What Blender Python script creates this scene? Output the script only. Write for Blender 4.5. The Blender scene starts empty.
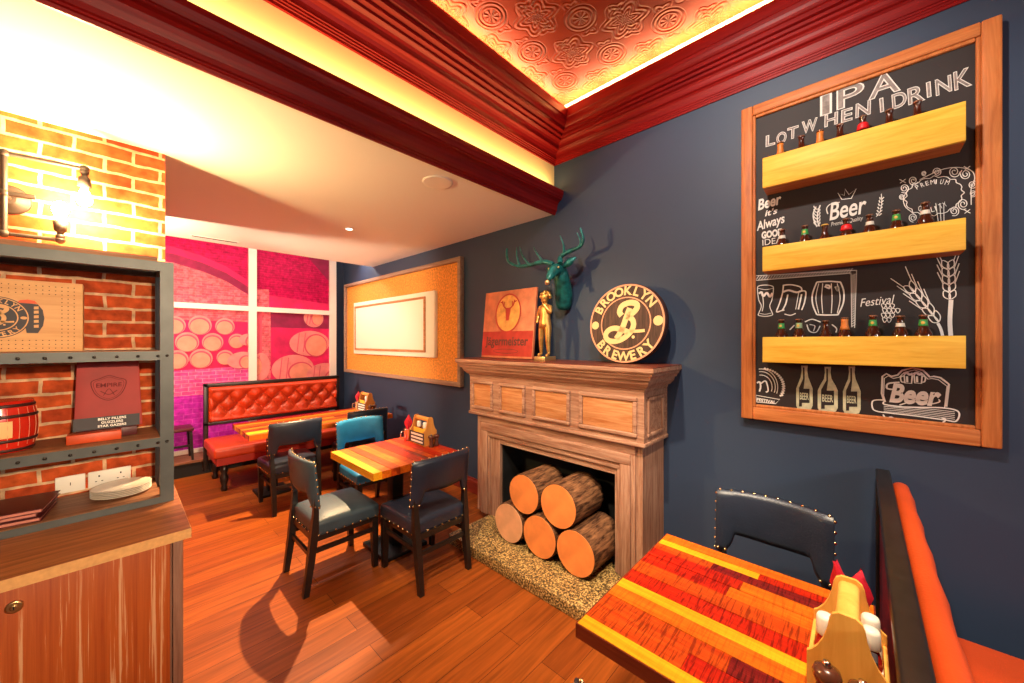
import bpy, bmesh, math, random
from mathutils import Vector, Matrix
random.seed(7)
R = math.radians
sc = bpy.context.scene
C = sc.collection

# ------------------------------------------------------------------ camera, world, exposure
cam_d = bpy.data.cameras.new('camera')
cam = bpy.data.objects.new('camera', cam_d)
C.objects.link(cam)
cam.location = (0, 0, 1.65)
cam.rotation_euler = (R(90), 0, R(-46.8))
cam_d.sensor_width = 36
cam_d.lens = 372 / 1024 * 36
cam_d.clip_start = 0.02
sc.camera = cam
w = bpy.data.worlds.new('world')
sc.world = w
w.use_nodes = True
w.node_tree.nodes['Background'].inputs[0].default_value = (0.9, 0.8, 0.7, 1)
w.node_tree.nodes['Background'].inputs[1].default_value = 0.05
sc.view_settings.view_transform = 'Standard'
sc.view_settings.look = 'None'
sc.view_settings.gamma = 1
sc.view_settings.use_curve_mapping = False
sc.view_settings.exposure = 0.14

def spot(name, loc, target, power, col, size=70, blend=0.5, radius=0.04):
    d = bpy.data.lights.new(name, 'SPOT')
    d.energy = power; d.color = col; d.spot_size = R(size); d.spot_blend = blend; d.shadow_soft_size = radius
    o = bpy.data.objects.new(name, d); C.objects.link(o); o.location = loc
    o.rotation_euler = (Vector(target) - Vector(loc)).to_track_quat('-Z', 'Y').to_euler()
    return o
def point(name, loc, power, col, radius=0.03):
    d = bpy.data.lights.new(name, 'POINT'); d.energy = power; d.color = col; d.shadow_soft_size = radius
    o = bpy.data.objects.new(name, d); C.objects.link(o); o.location = loc
    return o
def strip(name, loc, rot, sx, sy, power, col):
    d = bpy.data.lights.new(name, 'AREA'); d.shape = 'RECTANGLE'; d.size = sx; d.size_y = sy; d.energy = power; d.color = col
    o = bpy.data.objects.new(name, d); C.objects.link(o); o.location = loc; o.rotation_euler = rot
    return o

W = 2.68       # face of the right wall
ZC = 2.786     # low ceiling
WARM = (1.0, 0.78, 0.52); SOFT = (1.0, 0.91, 0.80); AMBER = (1.0, 0.62, 0.22)
# recessed spotlights of the room, then an added shelf fill
spot('downlight_beam', (1.612, 3.771, ZC - 0.03), (0.80, 3.32, 0), 820, (1.0, 0.66, 0.34), 54, 0.25, 0.02)
spot('ceiling_spot_table', (0.75, -0.15, 3.60), (1.4, 0.3, 0.7), 460, WARM, 62, 0.6, 0.05)
spot('ceiling_spot_wall', (0.9, 0.5, 3.60), (2.68, 0.55, 1.9), 170, SOFT, 95, 0.6, 0.06)
spot('ceiling_spot_mantel', (0.1, 1.0, 3.60), (2.4, 1.75, 0.55), 400, WARM, 52, 0.6, 0.06)
spot('shelf_fill', (0.35, -2.0, 2.35), (-0.15, 2.8, 1.3), 880, (1.0, 0.72, 0.44), 46, 0.8, 0.08)  # unseen light added behind the camera to brighten the shelf interior
# added frontal fill by the wall behind the camera, no real lamps
point('front_fill', (-0.5, -2.0, 2.0), 62, SOFT, 0.15)
point('front_fill', (1.6, -2.0, 2.0), 50, SOFT, 0.15)
# glow of the cove's LED strips, in the channel behind the lip
strip('cove_led_long', (0.1, 1.885, 3.615), (R(180), 0, 0), 5.0, 0.03, 110, (1.0, 0.84, 0.50))
strip('cove_led_side', (2.615, -0.1, 3.615), (R(180), 0, 0), 0.03, 3.9, 85, (1.0, 0.84, 0.50))
# LED strip lying on top of the lower crown moulding
strip('crown_led', (0.1, 1.945, 2.985), (R(180), 0, 0), 5.0, 0.03, 20, (1.0, 0.66, 0.24))
# wall washer in the recess above the printed window
strip('recess_washer', (1.2, 5.75, 3.02), (R(-38), 0, 0), 3.2, 0.10, 35, (1.0, 0.90, 0.86))
# unseen light added behind the brick pier for the lit ceiling band
point('alcove_fill', (-0.35, 4.70, 2.25), 130, (1.0, 0.80, 0.56), 0.05)

spot('cork_fill', (-0.30, 4.76, 2.20), (2.65, 4.75, 1.75), 240, (1.0, 0.82, 0.58), 70, 0.6, 0.05)  # added spot without a fitting, brightens the cork board and its panel

# ------------------------------------------------------------------ materials
def nt(name):
    m = bpy.data.materials.new(name); m.use_nodes = True
    return m, m.node_tree.nodes, m.node_tree.links, m.node_tree.nodes['Principled BSDF']
def plain(name, col, rough=0.5, metal=0.0, var=0.0, scale=8.0, bump=0.0, bscale=60.0, coat=0.0, emit=None, estr=0.0, trans=0.0):
    m, n, l, b = nt(name)
    b.inputs['Base Color'].default_value = (*col, 1); b.inputs['Roughness'].default_value = rough; b.inputs['Metallic'].default_value = metal
    if coat: b.inputs['Coat Weight'].default_value = coat; b.inputs['Coat Roughness'].default_value = 0.12
    if trans: b.inputs['Transmission Weight'].default_value = trans
    if emit: b.inputs['Emission Color'].default_value = (*emit, 1); b.inputs['Emission Strength'].default_value = estr
    tc = n.new('ShaderNodeTexCoord')
    if var:
        t = n.new('ShaderNodeTexNoise'); t.inputs['Scale'].default_value = scale; t.inputs['Detail'].default_value = 5
        r = n.new('ShaderNodeValToRGB')
        r.color_ramp.elements[0].position = 0.3; r.color_ramp.elements[1].position = 0.7
        r.color_ramp.elements[0].color = (*[c * (1 - var) for c in col], 1); r.color_ramp.elements[1].color = (*[min(1, c * (1 + var)) for c in col], 1)
        l.new(tc.outputs['Object'], t.inputs['Vector']); l.new(t.outputs['Fac'], r.inputs[0]); l.new(r.outputs[0], b.inputs['Base Color'])
    if bump:
        t2 = n.new('ShaderNodeTexNoise'); t2.inputs['Scale'].default_value = bscale; t2.inputs['Detail'].default_value = 4
        bp = n.new('ShaderNodeBump'); bp.inputs['Strength'].default_value = bump; bp.inputs['Distance'].default_value = 0.01
        l.new(tc.outputs['Object'], t2.inputs['Vector']); l.new(t2.outputs['Fac'], bp.inputs['Height']); l.new(bp.outputs[0], b.inputs['Normal'])
    return m
def wood(name, c1, c2, axis='x', scale=3.0, stretch=14.0, rough=0.45, bump=0.15, lo=0.35, hi=0.65, coat=0.0, c3=None, saw=0.0, spec=0.25):
    m, n, l, b = nt(name)
    b.inputs['Roughness'].default_value = rough; b.inputs['Specular IOR Level'].default_value = spec
    if coat: b.inputs['Coat Weight'].default_value = coat; b.inputs['Coat Roughness'].default_value = 0.2
    tc = n.new('ShaderNodeTexCoord'); mp = n.new('ShaderNodeMapping')
    s = [scale * stretch] * 3; s['xyz'.index(axis)] = scale
    mp.inputs['Scale'].default_value = s
    t = n.new('ShaderNodeTexNoise'); t.inputs['Scale'].default_value = 1.0; t.inputs['Detail'].default_value = 6; t.inputs['Roughness'].default_value = 0.65
    t.inputs['Distortion'].default_value = 0.6
    r = n.new('ShaderNodeValToRGB'); e = r.color_ramp.elements
    e[0].position = lo; e[0].color = (*c1, 1); e[1].position = hi; e[1].color = (*c2, 1)
    if c3: x = e.new(min(0.98, hi + 0.05)); x.color = (*c3, 1)
    l.new(tc.outputs['Object'], mp.inputs[0]); l.new(mp.outputs[0], t.inputs['Vector']); l.new(t.outputs['Fac'], r.inputs[0]); l.new(r.outputs[0], b.inputs['Base Color'])
    if saw:   # rough saw marks across the grain, in patches
        m2 = n.new('ShaderNodeMapping'); s2 = [14] * 3; s2['xyz'.index(axis)] = 190; m2.inputs['Scale'].default_value = s2
        t2 = n.new('ShaderNodeTexNoise'); t2.inputs['Scale'].default_value = 1; t2.inputs['Detail'].default_value = 2
        l.new(tc.outputs['Object'], m2.inputs[0]); l.new(m2.outputs[0], t2.inputs['Vector'])
        g = n.new('ShaderNodeMapRange'); g.inputs['From Min'].default_value = 0.50; g.inputs['From Max'].default_value = 0.62; g.inputs['To Max'].default_value = saw
        l.new(t2.outputs['Fac'], g.inputs['Value'])
        mx = n.new('ShaderNodeMix'); mx.data_type = 'RGBA'
        mx.inputs[7].default_value = (c1[0] * 0.30, c1[1] * 0.25, c1[2] * 0.25, 1)
        l.new(g.outputs[0], mx.inputs[0]); l.new(r.outputs[0], mx.inputs[6]); l.new(mx.outputs[2], b.inputs['Base Color'])
    bp = n.new('ShaderNodeBump'); bp.inputs['Strength'].default_value = bump; bp.inputs['Distance'].default_value = 0.004
    l.new(t.outputs['Fac'], bp.inputs['Height']); l.new(bp.outputs[0], b.inputs['Normal'])
    return m
def bricks(name, c1, c2, mortar, bw, rh, ms, uv, rough=0.8, bump=0.6, noise=0.35, offset=0.5, smooth=0.1, bias=0.0, grain=None):
    """Brick pattern on world-size object coordinates. uv: 'xz' for walls (x+y, z), 'xy' for floors."""
    m, n, l, b = nt(name)
    b.inputs['Roughness'].default_value = rough; b.inputs['Specular IOR Level'].default_value = 0.15
    tc = n.new('ShaderNodeTexCoord'); sp = n.new('ShaderNodeSeparateXYZ'); cb = n.new('ShaderNodeCombineXYZ')
    l.new(tc.outputs['Object'], sp.inputs[0])
    if uv == 'xz':
        ad = n.new('ShaderNodeMath'); ad.operation = 'ADD'
        l.new(sp.outputs[0], ad.inputs[0]); l.new(sp.outputs[1], ad.inputs[1]); l.new(ad.outputs[0], cb.inputs[0]); l.new(sp.outputs[2], cb.inputs[1])
    else:
        l.new(sp.outputs[0], cb.inputs[0]); l.new(sp.outputs[1], cb.inputs[1])
    # slightly wavy courses
    tn = n.new('ShaderNodeTexNoise'); tn.inputs['Scale'].default_value = 9; l.new(tc.outputs['Object'], tn.inputs['Vector'])
    vs = n.new('ShaderNodeVectorMath'); vs.operation = 'SUBTRACT'; vs.inputs[1].default_value = (.5, .5, .5); l.new(tn.outputs['Color'], vs.inputs[0])
    vm = n.new('ShaderNodeVectorMath'); vm.operation = 'SCALE'; vm.inputs['Scale'].default_value = 0.020 if uv == 'xz' else 0.0; l.new(vs.outputs[0], vm.inputs[0])
    va = n.new('ShaderNodeVectorMath'); va.operation = 'ADD'; l.new(cb.outputs[0], va.inputs[0]); l.new(vm.outputs[0], va.inputs[1])
    bt = n.new('ShaderNodeTexBrick'); bt.offset = offset; bt.inputs['Scale'].default_value = 1.0
    bt.inputs['Color1'].default_value = (*c1, 1); bt.inputs['Color2'].default_value = (*c2, 1); bt.inputs['Mortar'].default_value = (*mortar, 1)
    bt.inputs['Mortar Size'].default_value = ms; bt.inputs['Mortar Smooth'].default_value = smooth; bt.inputs['Brick Width'].default_value = bw; bt.inputs['Row Height'].default_value = rh
    bt.inputs['Bias'].default_value = bias
    l.new(va.outputs[0], bt.inputs['Vector'])
    t = n.new('ShaderNodeTexNoise'); t.inputs['Detail'].default_value = 6
    if grain:
        mp = n.new('ShaderNodeMapping'); mp.inputs['Scale'].default_value = grain; l.new(tc.outputs['Object'], mp.inputs[0]); l.new(mp.outputs[0], t.inputs['Vector']); t.inputs['Scale'].default_value = 1; t.inputs['Distortion'].default_value = 0.8
    else:
        t.inputs['Scale'].default_value = 22; l.new(tc.outputs['Object'], t.inputs['Vector'])
    mr = n.new('ShaderNodeMapRange'); mr.inputs['From Min'].default_value = 0.3; mr.inputs['From Max'].default_value = 0.7; mr.inputs['To Min'].default_value = 1 - noise; mr.inputs['To Max'].default_value = 1 + noise
    l.new(t.outputs['Fac'], mr.inputs['Value'])
    mx = n.new('ShaderNodeVectorMath'); mx.operation = 'SCALE'; l.new(bt.outputs['Color'], mx.inputs[0]); l.new(mr.outputs[0], mx.inputs['Scale']); l.new(mx.outputs[0], b.inputs['Base Color'])
    m1 = n.new('ShaderNodeMath'); m1.operation = 'MULTIPLY_ADD'; m1.inputs[1].default_value = -1.0; l.new(bt.outputs['Fac'], m1.inputs[0])
    m2 = n.new('ShaderNodeMath'); m2.operation = 'MULTIPLY'; m2.inputs[1].default_value = 0.5; l.new(t.outputs['Fac'], m2.inputs[0]); l.new(m2.outputs[0], m1.inputs[2])
    bp = n.new('ShaderNodeBump'); bp.inputs['Strength'].default_value = bump; bp.inputs['Distance'].default_value = 0.008 if uv == 'xz' else 0.002
    l.new(m1.outputs[0], bp.inputs['Height']); l.new(bp.outputs[0], b.inputs['Normal'])
    return m

M = {}
M['wall'] = plain('slate_blue_paint', (0.024, 0.042, 0.084), 0.55, var=0.06, scale=2)
M['ceil'] = plain('cream_ceiling_paint', (0.88, 0.86, 0.78), 0.8)
M['yellow'] = plain('yellow_cream_paint', (0.86, 0.68, 0.34), 0.7)
M['floor'] = bricks('oak_floor_boards', (0.30, 0.072, 0.010), (0.19, 0.040, 0.006), (0.06, 0.012, 0.003), 1.5, 0.150, 0.0015, 'xy', rough=0.46, bump=0.25, noise=0.30, offset=0.37, smooth=0.0, grain=(2.2, 34, 10))
M['brick'] = bricks('red_brick', (0.50, 0.085, 0.018), (0.38, 0.048, 0.012), (0.60, 0.38, 0.22), 0.225, 0.0765, 0.0075, 'xz', rough=0.75, bump=0.7, noise=0.4)
M['trim'] = wood('red_mahogany_moulding', (0.17, 0.003, 0.004), (0.26, 0.006, 0.006), 'x', 1.5, 20, 0.42, 0.1)
M['trimy'] = wood('red_mahogany_moulding_side', (0.17, 0.003, 0.004), (0.26, 0.006, 0.006), 'y', 1.5, 20, 0.42, 0.1)
M['base'] = wood('red_skirting', (0.16, 0.02, 0.012), (0.24, 0.03, 0.015), 'y', 2, 14, 0.35)
M['dark'] = plain('black_stained_wood', (0.012, 0.008, 0.007), 0.35, var=0.3, scale=30)
M['black'] = plain('matt_black', (0.006, 0.006, 0.006), 0.75)
M['iron'] = plain('black_iron', (0.012, 0.011, 0.011), 0.45, 0.6)
M['navy'] = plain('navy_leather', (0.016, 0.023, 0.042), 0.36, var=0.18, scale=6, bump=0.12, bscale=120)
M['teal'] = plain('grey_blue_leather', (0.034, 0.062, 0.085), 0.48, var=0.2, scale=6, bump=0.12, bscale=120)
M['sky'] = plain('bright_blue_leather', (0.014, 0.19, 0.42), 0.42, var=0.2, scale=6, bump=0.12, bscale=120)
M['stud'] = plain('brass_nailheads', (0.85, 0.62, 0.32), 0.25, 1.0)
M['redleather'] = plain('red_orange_leather', (0.52, 0.060, 0.009), 0.38, var=0.12, scale=5, bump=0.1, bscale=120)
M['benchred'] = plain('bench_red_leather', (0.52, 0.045, 0.009), 0.40, var=0.15, scale=5, bump=0.1, bscale=120)
M['redseat'] = plain('deep_red_leather', (0.42, 0.022, 0.010), 0.42, var=0.15, scale=5)
M['mantel'] = wood('limed_oak_mantel', (0.25, 0.105, 0.060), (0.50, 0.28, 0.185), 'z', 3.0, 16, 0.55, 0.3)
M['mantelh'] = wood('limed_oak_mantel_rail', (0.25, 0.105, 0.060), (0.50, 0.28, 0.185), 'y', 3.0, 16, 0.55, 0.3)
M['mantelp'] = wood('oak_mantel_panel', (0.40, 0.13, 0.038), (0.60, 0.28, 0.12), 'y', 3.0, 14, 0.55, 0.3)
M['manteltop'] = wood('dark_mantel_top', (0.10, 0.022, 0.014), (0.17, 0.04, 0.022), 'y', 3.0, 14, 0.4, 0.1)
M['cutwood'] = plain('sawn_log_face', (0.90, 0.26, 0.060), 0.6, var=0.15, scale=9)
M['cutpale'] = plain('pale_sawn_log_face', (0.84, 0.40, 0.19), 0.6, var=0.12, scale=9)
M['bark'] = wood('log_bark', (0.045, 0.016, 0.007), (0.34, 0.15, 0.065), 'x', 7.0, 7, 0.8, 1.0, lo=0.40, hi=0.66)
M['frameor'] = wood('orange_oak_frame', (0.40, 0.11, 0.028), (0.58, 0.20, 0.06), 'z', 3.0, 16, 0.5, 0.2)
M['frameorh'] = wood('orange_oak_frame_rail', (0.40, 0.11, 0.028), (0.58, 0.20, 0.06), 'y', 3.0, 16, 0.5, 0.2)
M['board'] = plain('blackboard', (0.016, 0.008, 0.008), 0.65, var=0.25, scale=3)
M['chalk'] = plain('white_chalk', (0.75, 0.70, 0.66), 0.9)
M['chalkgrey'] = plain('smudged_chalk', (0.26, 0.22, 0.205), 0.9, var=0.35, scale=40)
M['chalkgreen'] = plain('pale_green_chalk', (0.52, 0.50, 0.34), 0.9, var=0.2, scale=40)
M['pine'] = wood('yellow_pine_box', (0.74, 0.38, 0.035), (0.90, 0.54, 0.075), 'y', 3.0, 12, 0.5, 0.1)
M['bottle'] = plain('brown_bottle_glass', (0.055, 0.012, 0.005), 0.08, coat=0.6)
M['cap'] = plain('crown_cap', (0.30, 0.14, 0.08), 0.3, 0.7)
M['steelgrey'] = plain('grey_painted_steel', (0.075, 0.085, 0.088), 0.45, 0.2, var=0.15, scale=10)
M['rivet'] = plain('dark_rivets', (0.035, 0.028, 0.026), 0.35, 0.7)
M['shelfwood'] = wood('brown_shelf_board', (0.17, 0.065, 0.030), (0.32, 0.15, 0.075), 'x', 3, 14, 0.5, 0.2)
M['worktop'] = wood('oak_worktop', (0.17, 0.050, 0.016), (0.34, 0.125, 0.045), 'x', 2.6, 14, 0.45, 0.25)
M['edge'] = plain('pale_worktop_edge', (0.55, 0.29, 0.10), 0.6, var=0.12, scale=60)
M['ceruse'] = wood('limed_red_oak_door', (0.24, 0.040, 0.008), (0.34, 0.075, 0.014), 'z', 1.1, 62, 0.42, 0.2, lo=0.30, hi=0.57, c3=(0.48, 0.25, 0.13))
M['stile'] = wood('grey_brown_stile', (0.16, 0.07, 0.045), (0.24, 0.12, 0.08), 'z', 3, 16, 0.55, 0.1)
M['brass'] = plain('aged_brass', (0.55, 0.36, 0.16), 0.3, 1.0)
M['bronze'] = plain('golden_bronze', (0.72, 0.40, 0.11), 0.36, 0.85, var=0.35, scale=18)
M['pipe'] = plain('rusty_brown_pipe', (0.028, 0.013, 0.009), 0.6, 0.2)
M['bulb'] = plain('glowing_bulb', (1, 0.8, 0.5), 0.3, emit=(1.0, 0.74, 0.36), estr=30)
M['lamp'] = plain('lit_lens', (1, 0.95, 0.9), 0.4, emit=(1.0, 0.9, 0.75), estr=6)
M['white'] = plain('white_plastic', (0.86, 0.82, 0.74), 0.4)
M['cream'] = plain('cream_panel', (0.86, 0.76, 0.58), 0.6)
M['cork'] = plain('cork_board', (0.72, 0.27, 0.035), 0.8, var=0.35, scale=45, bump=0.2, bscale=150)
M['greyframe'] = wood('grey_oak_frame', (0.26, 0.15, 0.10), (0.40, 0.25, 0.17), 'y', 3, 14, 0.55)
M['deer'] = plain('green_patina', (0.010, 0.14, 0.135), 0.34, 0.25, var=0.55, scale=22, bump=0.25, bscale=50)
M['gold'] = plain('gold_leaf', (0.80, 0.55, 0.25), 0.35, 0.9)
M['china'] = plain('white_china', (0.80, 0.72, 0.62), 0.2, coat=0.3)
M['maroon'] = plain('maroon_menu_cover', (0.085, 0.010, 0.012), 0.4)
M['pages'] = plain('menu_pages', (0.55, 0.20, 0.15), 0.7)
M['redpanel'] = plain('red_leather_panel', (0.34, 0.018, 0.014), 0.6, var=0.2, scale=5)
M['redemb'] = plain('embossed_red_leather', (0.15, 0.008, 0.008), 0.8)
M['redblock'] = plain('orange_red_wood', (0.60, 0.07, 0.012), 0.45, var=0.2, scale=8)
M['kegred'] = plain('red_lacquered_keg', (0.58, 0.022, 0.010), 0.22, var=0.15, scale=8, coat=0.5)
M['pegwood'] = wood('pale_ply_box', (0.62, 0.32, 0.13), (0.74, 0.42, 0.19), 'x', 2, 12, 0.55, 0.05)
M['ink'] = plain('charcoal_print', (0.035, 0.030, 0.040), 0.6)
M['inkred'] = plain('red_print', (0.72, 0.10, 0.03), 0.6)
M['caddy'] = wood('pine_caddy', (0.76, 0.34, 0.06), (0.88, 0.46, 0.10), 'z', 3, 10, 0.5, 0.05)
M['caddyo'] = wood('orange_pine_caddy', (0.62, 0.24, 0.05), (0.78, 0.36, 0.08), 'z', 3, 10, 0.5, 0.05)
M['ketchup'] = plain('ketchup_red', (0.38, 0.012, 0.010), 0.25, coat=0.4)
M['yellowlab'] = plain('yellow_label', (0.85, 0.55, 0.05), 0.5)
M['redcloth'] = plain('crimson_napkin', (0.62, 0.010, 0.035), 0.6, var=0.1, scale=20)
M['copper'] = plain('copper_mug', (0.45, 0.16, 0.06), 0.3, 0.9)
M['millwood'] = plain('dark_turned_wood', (0.10, 0.030, 0.016), 0.25, coat=0.5)
M['steel'] = plain('polished_steel', (0.75, 0.72, 0.68), 0.2, 1.0)
M['signwood'] = wood('brown_barrel_wood', (0.040, 0.018, 0.013), (0.10, 0.045, 0.030), 'z', 3, 14, 0.5, 0.2)
M['signrim'] = plain('dark_sign_rim', (0.045, 0.010, 0.008), 0.5)
M['signpaint'] = plain('cream_sign_paint', (0.80, 0.52, 0.22), 0.6)
M['signring'] = plain('salmon_sign_paint', (0.72, 0.30, 0.16), 0.6)
M['platecu'] = plain('copper_red_plaque', (0.56, 0.16, 0.07), 0.5, 0.1, var=0.4, scale=7, bump=0.15, bscale=30)
M['plategold'] = plain('golden_plaque_relief', (0.72, 0.34, 0.08), 0.4, 0.4, var=0.3, scale=14)
M['platered'] = plain('red_plaque_band', (0.42, 0.035, 0.022), 0.42, 0.3, var=0.25, scale=10)
M['platedark'] = plain('dark_plaque_lettering', (0.10, 0.020, 0.012), 0.5)
M['winframe'] = plain('white_window_frame', (0.85, 0.78, 0.70), 0.5)
M['grille'] = plain('speaker_cloth', (0.90, 0.88, 0.84), 0.8, bump=0.4, bscale=300)
# printed window film
def film(name, c1, c2, bw=0.16, rh=0.055, mort=None, ms=0.004, noise=0.3):
    return bricks(name, c1, c2, mort or c2, bw, rh, ms, 'xz', rough=0.45, bump=0.0, noise=noise)
M['film_mag'] = film('magenta_brick_print', (0.46, 0.001, 0.075), (0.36, 0.001, 0.06), bw=0.09, rh=0.035, mort=(0.58, 0.010, 0.10), ms=0.002)
M['film_pale'] = film('pale_pink_brick_print', (0.68, 0.14, 0.17), (0.56, 0.07, 0.12), bw=0.12, rh=0.032, mort=(0.68, 0.18, 0.19), ms=0.002, noise=0.4)
M['film_dark'] = plain('dark_magenta_print', (0.24, 0.001, 0.055), 0.7, var=0.2, scale=10)
M['film_hot'] = plain('hot_pink_print', (0.60, 0.002, 0.095), 0.7, var=0.25, scale=6)
M['film_floor'] = film('pink_cobble_print', (0.72, 0.10, 0.32), (0.60, 0.05, 0.28), bw=0.14, rh=0.05, mort=(0.80, 0.24, 0.42))
M['film_violet'] = film('violet_cobble_print', (0.48, 0.02, 0.42), (0.40, 0.015, 0.38), bw=0.18, rh=0.07, mort=(0.55, 0.06, 0.48))
M['film_barrel'] = plain('peach_barrel_print', (0.76, 0.22, 0.22), 0.45, var=0.15, scale=9)
M['film_head'] = plain('orange_barrel_print', (0.78, 0.26, 0.18), 0.45, var=0.15, scale=9)
M['film_line'] = plain('pink_barrel_line_print', (0.62, 0.06, 0.12), 0.45)
M['redband'] = wood('dark_red_edge', (0.14, 0.018, 0.008), (0.22, 0.035, 0.012), 'y', 4, 12, 0.4, 0.2)
TONES = [wood('plank_orange', (0.52, 0.085, 0.004), (0.72, 0.17, 0.008), 'y', 4, 16, 0.4, 0.3, coat=0.06, saw=0.35),
         wood('plank_yellow', (0.74, 0.27, 0.006), (0.86, 0.42, 0.014), 'y', 4, 16, 0.4, 0.3, coat=0.06, saw=0.12),
         wood('plank_red', (0.36, 0.008, 0.002), (0.52, 0.022, 0.003), 'y', 4, 16, 0.4, 0.3, coat=0.06, saw=0.75),
         wood('plank_maroon', (0.13, 0.005, 0.006), (0.22, 0.012, 0.010), 'y', 4, 16, 0.4, 0.3, coat=0.06, saw=0.8),
         wood('plank_rust', (0.42, 0.036, 0.003), (0.56, 0.08, 0.006), 'y', 4, 16, 0.4, 0.3, coat=0.06, saw=0.7)]
TONESX = [wood('long_plank_orange', (0.52, 0.085, 0.004), (0.72, 0.17, 0.008), 'x', 4, 16, 0.4, 0.3, coat=0.06, saw=0.35),
         wood('long_plank_yellow', (0.74, 0.27, 0.006), (0.86, 0.42, 0.014), 'x', 4, 16, 0.4, 0.3, coat=0.06, saw=0.12),
         wood('long_plank_red', (0.36, 0.008, 0.002), (0.52, 0.022, 0.003), 'x', 4, 16, 0.4, 0.3, coat=0.06, saw=0.75),
         wood('long_plank_maroon', (0.13, 0.005, 0.006), (0.22, 0.012, 0.010), 'x', 4, 16, 0.4, 0.3, coat=0.06, saw=0.8),
         wood('long_plank_rust', (0.42, 0.036, 0.003), (0.56, 0.08, 0.006), 'x', 4, 16, 0.4, 0.3, coat=0.06, saw=0.7)]
# granite hearth
def granite():
    m, n, l, b = nt('speckled_granite'); b.inputs['Roughness'].default_value = 0.45
    tc = n.new('ShaderNodeTexCoord'); v = n.new('ShaderNodeTexNoise'); v.inputs['Scale'].default_value = 95; v.inputs['Detail'].default_value = 3
    r = n.new('ShaderNodeValToRGB'); r.color_ramp.elements[0].position = 0.40; r.color_ramp.elements[0].color = (0.035, 0.022, 0.008, 1)
    r.color_ramp.elements[1].position = 0.66; r.color_ramp.elements[1].color = (0.80, 0.55, 0.20, 1)
    x = r.color_ramp.elements.new(0.52); x.color = (0.28, 0.16, 0.05, 1)
    l.new(tc.outputs['Object'], v.inputs['Vector']); l.new(v.outputs['Fac'], r.inputs[0]); l.new(r.outputs[0], b.inputs['Base Color'])
    return m
M['granite'] = granite()
# pressed tin ceiling
def tin():
    m, n, l, b = nt('pressed_tin_ceiling'); b.inputs['Roughness'].default_value = 0.55; b.inputs['Metallic'].default_value = 0.0
    b.inputs['Base Color'].default_value = (0.22, 0.019, 0.004, 1); b.inputs['Specular IOR Level'].default_value = 0.06
    tc = n.new('ShaderNodeTexCoord')
    def math_(op, a, bb=None):
        x = n.new('ShaderNodeMath'); x.operation = op
        for i, v in enumerate((a, bb)):
            if v is None: continue
            if isinstance(v, (int, float)): x.inputs[i].default_value = v
            else: l.new(v, x.inputs[i])
        return x.outputs[0]
    def cell(size, ox, oy):
        mp = n.new('ShaderNodeMapping'); mp.inputs['Scale'].default_value = (1 / size, 1 / size, 0); mp.inputs['Location'].default_value = (ox, oy, 0)
        l.new(tc.outputs['Object'], mp.inputs[0])
        f = n.new('ShaderNodeVectorMath'); f.operation = 'FRACTION'; l.new(mp.outputs[0], f.inputs[0])
        s = n.new('ShaderNodeVectorMath'); s.operation = 'SUBTRACT'; s.inputs[1].default_value = (.5, .5, 0); l.new(f.outputs[0], s.inputs[0])
        ln = n.new('ShaderNodeVectorMath'); ln.operation = 'LENGTH'; l.new(s.outputs[0], ln.inputs[0])
        sp = n.new('ShaderNodeSeparateXYZ'); l.new(s.outputs[0], sp.inputs[0])
        return ln.outputs['Value'], math_('ARCTAN2', sp.outputs[1], sp.outputs[0])
    r1, a1 = cell(0.40, 0.45, 0.25)
    # big medallions: rings and petals inside radius .42
    ring = math_('SINE', math_('MULTIPLY', r1, 95))
    petal = math_('MULTIPLY', math_('SINE', math_('MULTIPLY', a1, 8)), math_('LESS_THAN', r1, 0.12))
    big = math_('MULTIPLY', math_('ADD', math_('MULTIPLY', ring, math_('GREATER_THAN', r1, 0.13)), petal), math_('LESS_THAN', r1, 0.265))
    # leafy scrolls between them
    r2, a2 = cell(0.40, 0.95, 0.75)
    lob = math_('ADD', r2, math_('MULTIPLY', math_('SINE', math_('MULTIPLY', a2, 6)), 0.05))
    leaf = math_('MULTIPLY', math_('SINE', math_('MULTIPLY', lob, 70)), math_('LESS_THAN', lob, 0.36))
    # small quatrefoils
    r3, a3 = cell(0.20, 0.90, 0.00)
    lob3 = math_('ADD', r3, math_('MULTIPLY', math_('SINE', math_('MULTIPLY', a3, 4)), 0.06))
    small = math_('MULTIPLY', math_('MULTIPLY', math_('SINE', math_('MULTIPLY', lob3, 34)), math_('LESS_THAN', lob3, 0.3)), math_('GREATER_THAN', r1, 0.28))
    h = math_('ADD', math_('ADD', big, math_('MULTIPLY', leaf, 0.5)), math_('MULTIPLY', small, 0.5))
    bp = n.new('ShaderNodeBump'); bp.inputs['Strength'].default_value = 1.0; bp.inputs['Distance'].default_value = 0.007
    l.new(h, bp.inputs['Height']); l.new(bp.outputs[0], b.inputs['Normal'])
    return m
M['tin'] = tin()

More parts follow.
